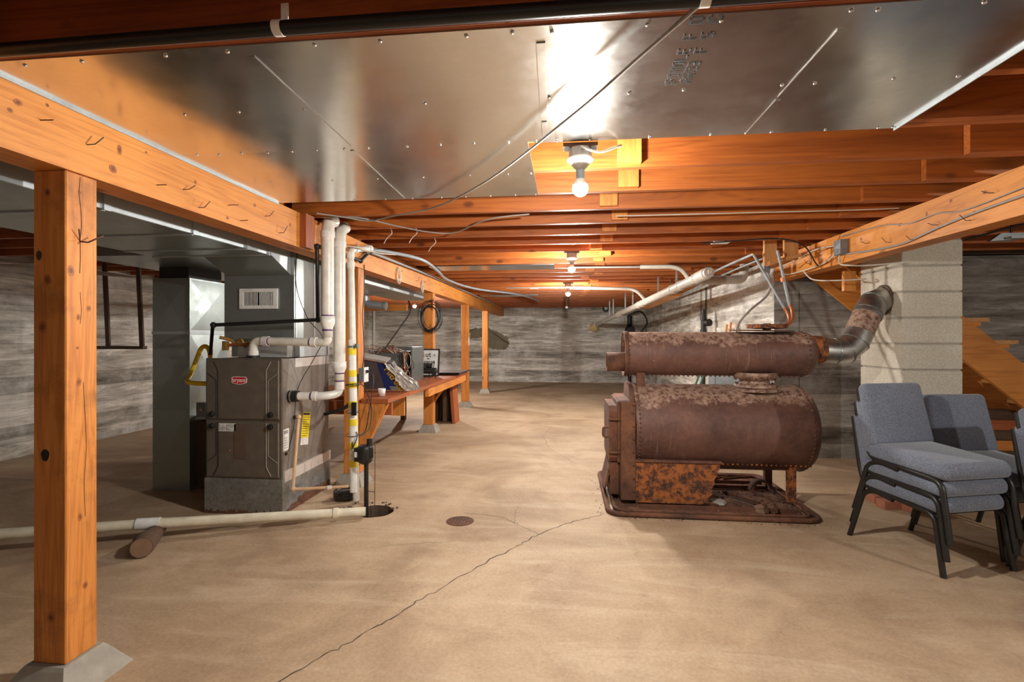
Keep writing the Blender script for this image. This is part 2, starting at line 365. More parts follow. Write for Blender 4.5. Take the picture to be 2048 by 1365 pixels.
cr = crack([(-1.3,1.35),(-1.08,1.8),(-.917,2.06),(-.802,2.26),(-.613,2.616),(-.315,3.095),(-.187,3.307),(.027,3.554),(.285,3.75)], .0035, 3)
for q in (crack([(-.187,3.307),(-.35,3.5),(-.5,3.62),(-.75,3.66)], .0018, 5), crack([(-.35,3.45),(-.38,3.7),(-.36,3.9)], .0014, 6), crack([(-1.2,3.0),(-.8,3.12),(-.5,3.2)], .001, 7), crack([(.1,5.2),(-.2,5.9),(-.3,6.6),(-.2,7.4)], .002, 8)):
    cr.v_ = None; o_ = len(cr.v); cr.v += q.v; cr.f += [[i+o_ for i in f] for f in q.f]; cr.m += q.m; cr.sm += q.sm
struct('trim_1', cr)

# ------------------------------------------------------------------ floor joists
SP = .405; Y0 = 1.345; ZJ = 2.15
def joist(x0, x1, y, label, grp, mat='woodjoist_x'):
    mb = MB(); mb.box(x0, x1, y, y+.038, ZJ, ZC, mat)
    return tag(obj('floor_joist', mb, loc=((x0+x1)/2, y, ZJ)), label, 'joist', grp)
for k in range(-9, 33):
    y = Y0+k*SP
    if y > YB-.1: break
    pos = 'over the front edge of the metal pan' if k == 0 else ('%s beyond the metal pan\'s front edge' % ordn(k) if k > 0 else 'just before the black pipe')
    if k < -1: continue
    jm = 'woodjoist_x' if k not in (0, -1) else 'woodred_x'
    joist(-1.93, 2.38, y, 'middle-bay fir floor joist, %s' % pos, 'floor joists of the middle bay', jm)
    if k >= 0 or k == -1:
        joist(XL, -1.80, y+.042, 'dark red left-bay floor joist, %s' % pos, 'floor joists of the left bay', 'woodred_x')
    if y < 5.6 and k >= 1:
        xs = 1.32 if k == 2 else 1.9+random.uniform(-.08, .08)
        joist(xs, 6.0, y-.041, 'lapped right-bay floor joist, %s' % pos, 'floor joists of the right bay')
    if k == 0: pass
# solid blocking between joists
bi = 0
for k in range(3, 24):
    y = Y0+(k-1)*SP+.038 if False else Y0+k*SP+.038
    x = .26 if k % 2 else .34
    x += random.uniform(-.05, .05)
    yf = Y0+k*SP; mb = MB(); mb.box(x, x+.115, yf-.036, yf-.001, ZJ+.012, ZC-.004, 'woodpost_z')
    bi += 1
    o = obj('blocking_board', mb, loc=(x, yf, ZJ+.01)); tag(o, 'short wood block on a joist face, %s in line beyond the nearest bulb' % ordn(bi), 'wood block', 'wood blocks between the middle joists')

# ------------------------------------------------------------------ girders, posts, footings
flat('knot_wood', (.42,.135,.032), .5); flat('knot_core', (.24,.07,.02), .6); flat('check_crack', (.10,.035,.012), .8)
def knot(parent, face, u, z, x, ru, rz):
    '''oval knot on a timber face; face 'x' = plane x, 'y' = plane y'''
    rk = random.Random(int(u*1000)); ph = rk.uniform(0, 6)
    mb = MB()
    for sc_, off, m_ in ((1, 0, 'knot_wood'), (.5, .0004, 'knot_core')):
        pts = [(u+ru*sc_*math.cos(a)*(1+.12*math.sin(2*a+ph)), z+rz*sc_*math.sin(a)) for a in [PI*q/10 for q in range(20)]]
        mb.add([(x+off, p, q) if face == 'x' else (p, x-off, q) for p, q in pts] if face != 'xn' else [(x-off, p, q) for p, q in pts], [tuple(range(20))], m_)
    part('knot', mb, parent)
def check(parent, pts, x, wd=.0012):
    mb = MB(); mb.add([(x, y+s_*wd, z) for y, z in pts for s_ in (-1, 1)], [(2*i, 2*i+1, 2*i+3, 2*i+2) for i in range(len(pts)-1)], 'check_crack'); part('drying_crack', mb, parent)
g = thing('timber_girder', 'long orange timber girder on posts along the left of the aisle', 'beam', (-1.87, 1.4, 1.91))
mb = MB(); ys = [-2.6, 3.30, 8.1, YB]
for a, b_ in zip(ys, ys[1:]):
    mb.box(-1.875, -1.805, a+.002, b_-.002, 1.912, 2.148, 'wood_y'); mb.box(-1.95, -1.877, a+.002+.4*(a>0), b_-.002+.4*(b_<14), 1.912, 2.148, 'wood_y')
part('beam', mb, g)
mb = MB(); mb.box(-1.803, -1.76, 3.25, 3.36, 1.915, 2.146, 'woodred_z'); part('splice_block', mb, g)
for y, z, dz in [(1.32,2.0,.0),(1.55,2.05,.0),(2.045,1.975,.0),(2.2,2.0,.01),(2.3,1.94,.02),(2.52,2.01,-.01),(2.62,1.95,.0),(2.85,2.03,.02),(3.0,1.96,.03),(1.72,2.03,.02),(5.3,2.02,.0),(5.9,1.98,.03),(6.2,2.0,.0),(7.1,1.98,0)]:
    mb = MB(); mb.tube([(-1.808,y,z),(-1.775,y+.004,z+.002),(-1.765,y+.03,z+.018+dz)] if dz else [(-1.808,y,z),(-1.765,y+.01,z+.003)], .0022, 'nail', 6); part('nail', mb, g)
for y, z, ru, rz in [(1.479,2.078,.014,.011),(1.455,2.042,.009,.008),(1.86,2.063,.011,.02),(1.83,1.975,.018,.016),(1.574,2.113,.006,.006),(2.514,1.94,.012,.01),(2.28,2.06,.01,.01),(2.75,2.07,.013,.012),(1.99,2.1,.006,.005),(3.13,2.04,.014,.012)]: knot(g, 'x', y, z, -1.8042, ru, rz)
g2 = thing('timber_girder', 'orange timber girder on the right, resting over the block chimney', 'beam', (2.3, 2.7, 1.9))
mb = MB(); mb.box(2.24, 2.305, YF, 5.71, 1.905, 2.148, 'wood_y'); mb.box(2.307, 2.38, YF, 5.71, 1.905, 2.148, 'wood_y'); part('beam', mb, g2)
for y, z, dz in [(3.05,1.95,.02),(3.3,1.98,0),(3.75,1.96,.02),(4.0,2.0,0),(3.5,1.93,.015),(2.9,2.06,0),(4.9,1.98,.02)]:
    mb = MB(); mb.tube([(2.238,y,z),(2.21,y,z),(2.2,y+.03,z+.018+dz)], .0022, 'nail', 6); part('nail', mb, g2)
PY = [1.645, 4.236, 6.72, 9.2, 11.55]
for y, z, ru, rz in [(3.65,2.06,.02,.012),(3.2,2.1,.014,.012),(4.1,2.05,.016,.012),(2.96,2.08,.015,.012),(3.03,1.99,.012,.01),(3.4,2.07,.01,.018)]: knot(g2, 'xn', y, z, 2.2392, ru, rz)
plab = ['nearest thick square timber post, at the left edge', 'timber post behind the white vent pipes', 'timber post at the far end of the workbench with a wire coil', 'timber post with a pale oval mark, past the workbench', 'farthest timber post, close to the back wall']
for i, y in enumerate(PY):
    zb = .105 if i == 0 else .10
    p = thing('timber_post', plab[i], 'post', (-1.88, y+.06, zb), group='posts under the left girder')
    mb = MB(); mb.box(-1.945, -1.812, y, y+.125, zb, 1.911, 'woodpost_z' if i == 0 else 'woodred_z' if i > 0 and i < 1 else 'woodpost_z', bev=.004, seg=1); part('post_body', mb, p)
    if i == 0:
        mb = MB(); mb.tube([(-1.812,1.70,1.66),(-1.78,1.70,1.655),(-1.762,1.745,1.688)], .003, 'nail', 6); part('nail', mb, p)
        mb = MB(); mb.tube([(-1.812,1.70,1.66),(-1.79,1.675,1.70)], .0025, 'nail', 6); part('nail', mb, p)
        mb = MB(); mb.add([(-1.895+.017*math.cos(a)*(1+.1*math.sin(3*a)),1.6445,.868+.022*math.sin(a)) for a in [PI*q/10 for q in range(20)]],[tuple(range(20))],'ink_and_shade'); part('knot_hole', mb, p)
        for y_, z_, ru, rz in [(1.693,1.375,.007,.012),(1.735,1.41,.009,.012),(1.695,1.132,.010,.017),(1.70,.626,.008,.016),(1.665,1.545,.012,.02),(1.70,1.843,.005,.008),(1.69,1.26,.005,.006),(1.72,.36,.009,.014)]: knot(p, 'x', y_, z_, -1.8112, ru, rz)
        for x_, z_, ru, rz in [(-1.885,1.51,.016,.02),(-1.905,1.337,.015,.024),(-1.87,.275,.015,.02),(-1.885,1.83,.013,.014)]: knot(p, 'y', x_, z_, 1.6442, ru, rz)
        check(p, [(1.70,1.90),(1.695,1.84),(1.703,1.78),(1.705,1.72),(1.70,1.66),(1.701,1.6),(1.698,1.54)], -1.8111); check(p, [(1.70,1.47),(1.705,1.40),(1.70,1.35)], -1.8111, .0008); check(p, [(1.712,1.13),(1.72,1.0),(1.725,.88),(1.715,.75),(1.72,.62)], -1.8111, .0009)
        mb = MB(); mb.add([(-1.92+.012*math.cos(a)*(1+.1*math.sin(3*a)),1.6445,1.60+.018*math.sin(a)) for a in [PI*q/10 for q in range(20)]],[tuple(range(20))],'wooddark_z'); part('knot', mb, p)
    f = MB(); f.add([(-1.88+sx*a, y+.062+sy*a, z) for z, a in ((0,.145 if i == 0 else .125),(zb-.012,.088),(zb,.078)) for sx, sy in ((-1,-1),(1,-1),(1,1),(-1,1))],
        [(4*r+j, 4*r+(j+1)%4, 4*r+4+(j+1)%4, 4*r+4+j) for r in (0,1) for j in range(4)]+[(8,9,10,11),(3,2,1,0)], 'footing')
    bmf = obj('concrete_footing', f, loc=(-1.88,y+.06,0)); tag(bmf, ['rough concrete pier under the nearest timber post','concrete pier under the post behind the vent pipes','concrete pier under the post at the workbench end','concrete pier under the post with the oval mark','concrete pier under the farthest timber post'][i], 'footing', 'piers under the left posts')
mb = MB(); mb.cyl((-1.811,9.26,1.22),(-1.808,9.26,1.22),.05,'white',16)
for q in range(len(mb.v)): x,y,z = mb.v[q]; mb.v[q] = (x, y, 1.22+(z-1.22)*1.7)
tag(obj('paint_mark', mb, loc=(-1.81,9.26,1.22)), 'pale oval patch on the side of a timber post', 'mark')

# ------------------------------------------------------------------ metal ceiling pan nailed under the joists
d = thing('duct_pan', 'large galvanised sheet metal pan nailed under the joists overhead', 'duct', (0, 1.8, 2.148))
def panel(x0, x1, y0, y1, z=2.146):
    mb = MB(); nx, ny = 10, 8; rnd = random.Random(int(x0*100+y0*10)); vs = []
    for i in range(nx+1):
        for j in range(ny+1):
            e = 0 if i in (0,nx) or j in (0,ny) else rnd.uniform(-.0022,.0010)
            vs.append((x0+(x1-x0)*i/nx, y0+(y1-y0)*j/ny, z+e))
    f = [(i*(ny+1)+j, (i+1)*(ny+1)+j, (i+1)*(ny+1)+j+1, i*(ny+1)+j+1) for i in range(nx) for j in range(ny)]
    k = len(vs); mb.add(vs, f, 'galvanised', True)
    mb.add([(x0,y0,z),(x1,y0,z),(x1,y1,z),(x0,y1,z),(x0,y0,z+.003),(x1,y0,z+.003),(x1,y1,z+.003),(x0,y1,z+.003)], [(0,1,5,4),(1,2,6,5),(2,3,7,6),(3,0,4,7),(4,5,6,7)], 'galvanised_side')
    return part('panel', mb, d)
for a in [(-1.80,-.95,1.364,2.17),(-.95,-.08,1.364,2.17),(-.08,.75,1.364,2.185),(.75,1.315,1.364,2.185),(-1.80,-.97,2.165,2.99),(-.97,-.165,2.165,2.99)]: panel(*a)
for a, b_, wd in [((-.943,1.42),(-.955,2.13),.022),((-.962,2.18),(-.975,2.62),.018),((-.978,2.64),(-.985,2.97),.018),((-.072,1.44),(-.085,1.95),.026),((-.085,1.97),(-.09,2.175),.02),((.752,1.47),(.75,1.86),.022),((.75,1.88),(.747,2.175),.018)]:
    mb = MB(); mb.prism([(a[0]-wd/2,a[1]),(a[0]+wd/2,a[1]),(b_[0]+wd/2,b_[1]),(b_[0]-wd/2,b_[1])], 2, 2.1425, 2.1455, 'galvanised'); part('seam_strip', mb, d)
for a, b_ in [((-1.80,1.364),(-1.80,2.99)),((1.315,1.364),(1.315,2.185))]:
    s_ = -1 if a[0] < 0 else 1
    mb = MB(); mb.box(min(a[0],a[0]+.004*s_), max(a[0],a[0]+.004*s_), a[1], b_[1], 2.135, 2.1495, 'galvanised_side'); part('edge_flange', mb, d)
rnd = random.Random(2)
scr = []
for x in [-1.70,-1.45,-1.2,-.99,-.72,-.5,-.28,-.12,-.04,.2,.42,.72,.8,1.05,1.28]:
    for y in (1.385, 1.765):
        if y > 1.5 and rnd.random() < .25: continue
        scr.append((x+rnd.uniform(-.03,.03), y+rnd.uniform(-.006,.006)))
for x in [-1.7,-1.6,-1.48,-1.36,-1.24,-1.12,-.99,-.88,-.7,-.55,-.4,-.25,-.13]: scr.append((x, 2.158+rnd.uniform(-.004,.012)))
for x in [-.04,.1,.35,.6,.74,.84,1.05,1.25,1.305]: scr.append((x, 2.172))
for x in [-1.7,-1.5,-1.3,-1.1,-.93,-.75,-.6,-.45,-.3,-.18]: scr.append((x, 2.975)); 
for x in [-1.6,-1.25,-1.0,-.75,-.5,-.3,-.18]: scr.append((x, 2.585))
for x, y in scr:
    mb = MB(); mb.lathe([(.0001,-.004),(.0045,-.0035),(.006,-.001),(.006,.0)], 'screw', 10, Matrix.Translation((x,y,2.1445))); part('screw', mb, d)
# dot matrix lettering stencilled on the panel, reading away from the camera side
GL = {'P':['11110','10001','10001','11110','10000','10000','10000'],'I':['01110','00100','00100','00100','00100','00100','01110'],'M':['10001','11011','10101','10101','10001','10001','10001'],
'O':['01110','10001','10001','10001','10001','10001','01110'],'L':['10000','10000','10000','10000','10000','10000','11111'],'E':['11111','10000','10000','11110','10000','10000','11111'],
'F':['11111','10000','10000','11110','10000','10000','10000'],'A':['01110','10001','10001','11111','10001','10001','10001'],'6':['01110','10000','10000','11110','10001','10001','01110'],
'5':['11111','10000','11110','00001','00001','10001','01110'],'3':['11110','00001','00001','01110','00001','00001','11110'],'S':['01111','10000','10000','01110','00001','00001','11110'],'G':['01110','10001','10000','10000','10001','10001','01110'],'D':['11110','10001','10001','10001','10001','10001','11110']}
mb = MB()
def stencil(txt, x, y, dx, adv):
    # letters advance towards -y (away from the lamp row, towards the camera), their tops point to -x
    for i, ch in enumerate(txt):
        if ch == ' ': continue
        for r, row in enumerate(GL[ch]):
            for c_, on in enumerate(row):
                if on == '1':
                    px = x+r*dx; py = y-i*adv-c_*adv*.155
                    mb.box(px-.0025, px+.0025, py-.0023, py+.0023, 2.1425, 2.1435, 'ink_and_shade')
stencil('PIMOLE F D', .330, 1.722, .0056, .0362); part('stencilled_lettering', mb, d, 'black dot matrix lettering'); mb = MB(); stencil('A653 F S G', .378, 1.722, .0056, .0362)
part('stencilled_lettering', mb, d, 'black dot matrix lettering')
# smaller metal pans farther along
for nm, a in (('narrow metal pan under the joists at the left, past the second bulb', (-1.62,-.14,5.80,6.19)), ('small metal pan near the far end of the left girder', (-1.72,-.55,9.9,10.25))):
    mb = MB(); mb.box(a[0],a[1],a[2],a[3],2.135,2.148,'galvanised'); o = obj('joist_pan', mb, loc=(a[0],a[2],2.14)); tag(o, nm, 'duct', 'metal pans under the joists')

# ------------------------------------------------------------------ bare bulb lamps
def lamp(i, x, y, z, power, label, cage=True):
    t = thing('bare_bulb_lamp', label, 'lamp', (x, y, ZJ), group='bare bulb lamps on the ceiling')
    mb = MB(); mb.box(x-.075, x+.075, y-.03, y+.028, ZJ-.018, ZJ-.001, 'wooddark_x'); part('mounting_board', mb, t)
    mb = MB(); mb.lathe([(.0001,ZJ-.019),(.047,ZJ-.019),(.05,ZJ-.022),(.05,ZJ-.062),(.0001,ZJ-.063)], 'cable_grey', 8, Matrix.Translation((x,y,0)), False); part('junction_box', mb, t)
    mb = MB(); mb.lathe([(.0001,ZJ-.064),(.058,ZJ-.064),(.058,ZJ-.072),(.05,ZJ-.078),(.022,ZJ-.108),(.012,ZJ-.112),(.0001,ZJ-.112)], 'white_gloss' , 24, Matrix.Translation((x,y,0))); part('lamp_holder', mb, t)
    mb = MB(); mb.lathe([(.0001,ZJ-.112),(.010,ZJ-.112),(.010,z+.085),(.019,z+.083),(.019,z+.045),(.016,z+.035),(.0001,z+.035)], 'grey_pipe', 16, Matrix.Translation((x,y,0))); part('socket', mb, t)
    en = emis('bulb_glow_%d' % i, power/(PI*2.77*PI*BULB_R**2)) 
    mb = MB(); r = BULB_R
    prof = [(max(1e-4,r*math.sin(a)), r*math.cos(a)) for a in [PI*q/16 for q in range(6,17)]]
    mb.lathe(prof, 'bulb_glow_%d' % i, 24, Matrix.Translation((x,y,z))); part('bulb', mb, t)
    a0 = PI*6/16; mb = MB(); mb.lathe([(r*math.sin(a0)+.0005, r*math.cos(a0)), (r*math.sin(a0)+.003, r*math.cos(a0)+.004), (.024,.030), (.018,.044), (.0001,.044)], 'white_gloss', 24, Matrix.Translation((x,y,z))); part('bulb_collar', mb, t)
    return t
ll = ['lit bare bulb nearest the camera, below the metal pan', 'lit bare bulb in the middle of the aisle ceiling, second from the camera', 'lit bare bulb third from the camera along the aisle', 'lit bare bulb in the left bay beyond the workbench']
for i, (x, y, z, p) in enumerate(BULBS): lamp(i, x, y, z, p, ll[i])
t = thing('bare_bulb_lamp', 'unlit bulb holder farthest down the aisle', 'lamp', (.01, 10.6, ZJ), group='bare bulb lamps on the ceiling')
mb = MB(); mb.cyl((.01,10.6,ZJ-.002),(.01,10.6,ZJ-.09),.05,'dusty_brown',16); part('junction_box', mb, t)
mb = MB(); mb.cyl((.01,10.6,ZJ-.09),(.01,10.6,ZJ-.18),.02,'dusty_brown',12); mb.sphere((.01,10.6,1.93),.032,'white_gloss',8); part('bulb', mb, t)

# ------------------------------------------------------------------ furnace
F = thing('gas_furnace', 'brown gas furnace with a red badge on a galvanised base', 'furnace', (-2.35, 3.8, 0))
mb = MB(); mb.box(-2.645,-2.065,3.475,4.195,.262,1.14,'taupe_side'); part('cabinet', mb, F)
mb = MB(); mb.box(-2.65,-2.06,3.455,3.474,.26,1.146,'taupe'); part('front_frame', mb, F)
mb = MB(); mb.box(-2.66,-2.05,3.452,4.2,.001,.262,'galvanised_base')
part('base_plenum', mb, F)
rb = random.Random(4); mb = MB()
for i in range(60):
    yy = 3.5+i*.0113; h = .05+rb.uniform(0,.035); mb.box(-2.0495,-2.048,yy,yy+.0113,.002,h*(.4+.6*min(1,i/20)),'rust_dark')
part('rust_edge', mb, F, 'rusted side edge of the base'); mb = MB()
for i in range(50):
    xx = -2.66+i*.0122; h = .015+rb.uniform(0,.02); mb.box(xx,xx+.0122,3.4505,3.4515,.002,h,'rust_dark')
part('rust_edge', mb, F, 'rusted front edge of the base')
def fpt(px, py):  # front panel coordinates: fraction of the cabinet front
    return (-2.645+px*.575, py)
def door(z0, z1, flip, badge):
    mb = MB(); mb.box(-2.640,-2.070,3.442,3.455,z0,z1,'taupe',bev=.005); dd = part('door', mb, F)
    yf = 3.4405
    def line(pts, w=.0035, m='taupe_lit_edge'):
        mb = MB(); mb.tube([(x, yf, z) for x, z in pts], w, m, 6); o = obj('raised_edge', mb); o.parent = dd
    H_ = z1-z0; xs = -2.640
    for sx, m_ in ((0,'black_iron'),(1,'taupe_lit_edge')):  # light and shade of the bevels in colour: left edges dark, right pale
        X = (lambda u: -2.640+u) if sx == 0 else (lambda u: -2.070-u)
        if not flip:
            line([(X(.062),z1-.012),(X(.098),z1-.075),(X(.098),z0+.01)], m=m_)
            line([(X(.012),z1-.10),(X(.082),z1-.15),(X(.082),z0+.01)], .0025, m_)
            line([(X(.006),z1-.005),(X(.006),z0+.01)], .0025, m_)
        else:
            line([(X(.062),z0+.012),(X(.098),z0+.08),(X(.098),z1-.01)], m=m_)
            line([(X(.012),z0+.11),(X(.082),z0+.16),(X(.082),z1-.01)], .0025, m_)
            line([(X(.006),z1-.005),(X(.006),z0+.01)], .0025, m_)
    for x in (-2.59,-2.135):
        zz = z0+.035 if not flip else z1-.035
        mb = MB(); mb.lathe([(.0001,0),(.021,0),(.021,.012),(.016,.022),(.0001,.022)],'socket_black',10,Matrix.Translation((x,3.441,zz))@Matrix.Rotation(PI/2,4,'X'),False); o = obj('knob', mb); o.parent = dd
    dd.location = tuple(-Vector(F.location))
    for ch in dd.children: pass
    return dd
du = door(.70, 1.135, False, True); dl = door(.275, .682, True, False)
mb = MB(); mb.prism([(-2.44,1.0),(-2.425,1.012),(-2.33,1.012),(-2.315,1.0),(-2.318,.968),(-2.335,.96),(-2.378,.953),(-2.42,.96),(-2.437,.968)],1,3.4375,3.4405,'white')
mb.prism([(-2.436,.998),(-2.423,1.008),(-2.332,1.008),(-2.319,.998),(-2.322,.971),(-2.337,.964),(-2.378,.957),(-2.418,.964),(-2.433,.971)],1,3.4365,3.4380,'red')
tm = text_mb('bryant', .042, 'white', Matrix.Translation((-2.3775,3.4362,.986))@Matrix.Rotation(PI/2,4,'X'), .0004, bold=.0006)
o_ = len(mb.v); wi = mb.mi('white'); mb.v += tm.v; mb.f += [[i+o_ for i in f] for f in tm.f]; mb.m += [wi]*len(tm.f); mb.sm += tm.sm
o = obj('badge', mb); o.parent = du; o['label'] = 'red badge lettered bryant'
mb = MB(); mb.box(-2.545,-2.405,3.4395,3.4415,.610,.668,'white')
for r in range(5):
    for q in range(9):
        if rb.random() < .8: mb.box(-2.538+q*.0145,-2.538+q*.0145+.0115,3.4388,3.4396,.618+r*.0095,.621+r*.0095,'ink_and_shade')
o = obj('rating_label', mb); o.parent = dl; o['label'] = 'white printed label'
mb = MB(); mb.box(-2.418,-2.325,3.4395,3.4415,.408,.664,'dusty_brown')
for r in range(22):
    for q in range(5):
        if rb.random() < .75: mb.box(-2.411+q*.016,-2.411+q*.016+.013,3.4388,3.4396,.415+r*.0112,.4175+r*.0112,'taupe')
o = obj('warning_label', mb); o.parent = dl; o['label'] = 'dark printed warning strip'
mb = MB(); mb.cyl((-2.452,3.4385,.468),(-2.452,3.442,.468),.006,'orange_ink',10); o = obj('sight_glass', mb); o.parent = dl
# side stickers, port, tape
mb = MB(); mb.box(-2.0645,-2.0625,3.485,3.56,.46,.62,'white')
for q in range(5): mb.box(-2.0622,-2.0615,3.493+q*.011,3.498+q*.011,.585,.61,'ink_and_shade')
for r in range(5): mb.box(-2.0622,-2.0615,3.493,3.54,.48+r*.018,.485+r*.018,'cable_grey')
part('sticker', mb, F, 'white sticker with a bar code')
mb = MB(); M_ = Matrix.Translation((-2.063,3.82,.70))@Matrix.Rotation(-.16,4,'X')
mb.box(-.0005,.0012,-.058,.058,-.20,0,'yellow',M_); mb.box(-.0005,.0014,-.058,.058,-.255,-.2,'white',M_)
for r in range(9): mb.box(.0012,.0018,-.045,.045 if r % 3 else .02,-.185+r*.018,-.181+r*.018,'ink_and_shade',M_)
mb.box(.0012,.0018,-.05,.05,-.022,-.004,'ink_and_shade',M_); part('tag', mb, F, 'yellow paper tag with handwriting')
mb = MB(); mb.box(-2.0645,-2.0625,3.65,4.193,1.07,1.139,'foil_tape'); part('foil_tape', mb, F)
mb = MB(); mb.box(-2.0645,-2.0465,3.478,4.197,.2625,.315,'foil_tape'); mb.box(-2.0495,-2.0465,3.478,4.197,.235,.2625,'foil_tape'); part('foil_tape', mb, F)
mb = MB(); mb.cyl((-2.066,3.52,.437),(-2.056,3.52,.437),.013,'socket_black',12); part('port', mb, F)
mb = MB(); mb.tube([(-2.066,3.575,.857),(-2.02,3.575,.857)],.05,'black_iron',16,rs=[.045,.045]); mb.tube([(-2.045,3.575,.857),(-2.038,3.575,.857)],.05,'screw',16); mb.tube([(-2.02,3.575,.857),(-1.995,3.575,.857)],.05,'black_iron',16,rs=[.042,.042]); part('rubber_coupling', mb, F)
mb = MB(); mb.cyl((-2.32,3.52,1.146),(-2.32,3.52,1.165),.045,'black_iron',20); part('vent_collar', mb, F)
# coil box and plenum
Pn = thing('supply_plenum', 'tall galvanised plenum on top of the brown furnace', 'duct', (-2.34, 3.9, 1.147))
mb = MB(); mb.box(-2.62,-2.055,3.70,4.19,1.147,1.285,'galvanised_side')
part('coil_box', mb, Pn)
mb = MB(); mb.box(-2.50,-2.10,3.60,3.695,1.147,1.26,'clear_plastic'); part('clear_cover', mb, Pn)
mb = MB(); mb.tube(fillet([(-2.62,3.56,1.30),(-2.55,3.6,1.28),(-2.52,3.6,1.24),(-2.47,3.6,1.29),(-2.44,3.6,1.22),(-2.40,3.6,1.27)],.02),.012,'brass',8); mb.tube([(-2.58,3.585,1.24),(-2.1,3.58,1.25)],.012,'copper',8); mb.box(-2.60,-2.57,3.56,3.6,1.20,1.27,'brass'); part('valve_group', mb, Pn, 'brass and copper fittings')
mb = MB(); mb.box(-2.625,-2.057,3.622,4.25,1.286,2.146,'galvanised_duct'); part('plenum_body', mb, Pn)
mb = MB()
for k in range(2):
    mb.box(-2.0575,-2.054,3.64+k*.28,3.66+k*.28,1.286,1.9,'galvanised_side')
part('seam_strip', mb, Pn)
R_ = thing('wall_register', 'white louvred register on the front of the plenum', 'vent', (-2.34, 3.6215, 1.6))
mb = MB(); x0, x1, z0, z1 = -2.492,-2.186,1.518,1.672
for a in ((x0,x1,z0,z0+.026),(x0,x1,z1-.026,z1),(x0,x0+.03,z0+.0262,z1-.0262),(x1-.03,x1,z0+.0262,z1-.0262)): mb.box(a[0],a[1],3.607,3.6212,a[2],a[3],'white_gloss')
mb.box(x0+.031,x1-.031,3.619,3.6208,z0+.027,z1-.027,'ink_and_shade'); part('frame', mb, R_)  # black sheet behind the louvres paints the shade of the opening
for k in range(21):
    xx = x0+.036+k*.0117
    if k == 10: continue
    a = .95 if k < 10 else .12
    mb = MB(); M_ = Matrix.Translation((xx,3.613,(z0+z1)/2))@Matrix.Rotation(a,4,'Z'); mb.box(-.0011,.0011,-.0055,.0055,-.05,.05,'white_gloss',M_); part('louvre', mb, R_)
# trunk duct of the left bay
T_ = thing('trunk_duct', 'long rectangular galvanised trunk duct behind the left girder', 'duct', (-2.55, 2.0, 1.885))
mb = MB(); mb.box(-2.98,-2.10,YF+.02,3.36,1.885,2.146,'galvanised_duct'); part('duct_section', mb, T_)
mb = MB(); mb.prism([(3.362,1.885),(3.62,1.772),(3.62,2.146),(3.362,2.146)],0,-2.60,-2.085,'galvanised_duct'); mb.prism([(3.362,1.886),(3.619,1.773),(3.619,2.145),(3.362,2.145)],0,-2.0848,-2.081,'galvanised_side'); part('transition', mb, T_)  # side towards the bulbs gets a paler sheet, coloured as lit
mb = MB(); mb.box(-3.65,-2.63,3.362,5.0,1.90,2.146,'galvanised_duct'); part('duct_section', mb, T_)
mb = MB()
for y in (0.9,2.07,2.62,3.1,3.34): mb.box(-2.101,-2.085,y,y+.035,1.88,2.1,'galvanised_side'); mb.box(-2.98,-2.10,y,y+.02,1.878,1.8855,'galvanised_side')
mb.box(-2.0995,-2.094,YF+.02,3.36,1.886,2.146,'galvanised_side');  # whole side facing the bulbs in paler metal, brightness put into the colour
part('seam_strip', mb, T_)
mb = MB(); mb.box(-2.62,-2.10,4.27,7.6,1.87,2.146,'galvanised_duct'); mb.box(-2.0995,-2.094,4.27,7.6,1.871,2.146,'galvanised_side'); o = obj('trunk_duct', mb, loc=(-2.4,6,1.9)); tag(o, 'rectangular duct running back from the furnace towards the bulb in the left bay', 'duct')  # paler sheet on the bulb side, coloured as lit
t = thing('round_duct', 'short white wrapped round duct beside the second timber post', 'duct', (-2.5,6.5,1.72))
mb = MB(); mb.tube([(-2.72,6.45,1.80),(-2.6,6.45,1.735),(-2.40,6.45,1.715)],.05,'galvanised_side',16); mb.cyl((-2.40,6.45,1.715),(-2.37,6.45,1.712),.057,'galvanised_side',16); mb.cyl((-2.66,6.45,1.77),(-2.66,6.45,1.87),.05,'galvanised_side',14); part('pipe', mb, t)
mb = MB(); mb.box(-5.899,-2.55,7.86,7.90,1.73,1.83,'wood_x'); mb.box(-4.0,-3.95,7.86,7.90,1.83,2.149,'wood_z'); o = obj('support_board', mb, loc=(-3,7.7,1.8)); tag(o, 'orange board running across the left bay beside the round duct', 'board')
# return drop
Rt = thing('return_duct', 'tall galvanised return air duct standing left of the furnace', 'duct', (-3.33,4.15,0))
mb = MB()
for z0,z1 in ((.001,1.335),(1.345,1.80)):
    mb.box(-3.495,-3.155,3.92,4.40,z0,z1,'galvanised_duct')
mb.box(-3.50,-3.15,3.915,4.405,1.325,1.35,'galvanised_side'); part('duct_body', mb, Rt)
mb = MB()
for z0,z1 in ((.05,.68),(.68,1.32),(1.36,1.79)):   # cross-broken sheet: shallow pyramids
    zc = (z0+z1)/2; mb.add([(-3.49,3.9195,z0),(-3.16,3.9195,z0),(-3.16,3.9195,z1),(-3.49,3.9195,z1),(-3.325,3.909,zc)],[(0,1,4),(1,2,4),(2,3,4),(3,0,4)],'galvanised_duct')
    mb.add([(-3.1545,3.93,z0),(-3.1545,4.39,z0),(-3.1545,4.39,z1),(-3.1545,3.93,z1),(-3.144,4.16,zc)],[(0,1,4),(1,2,4),(2,3,4),(3,0,4)],'galvanised_duct')
part('cross_broken_face', mb, Rt)
mb = MB(); mb.box(-3.46,-3.19,3.95,4.36,1.801,1.899,'black_iron'); part('canvas_collar', mb, Rt, 'dark collar')
mb = MB(); mb.box(-3.154,-2.662,4.0,4.15,.02,.58,'dusty_brown'); mb.box(-3.153,-2.67,3.98,4.2,.6,.63,'galvanised_side'); part('lower_boot', mb, Rt)
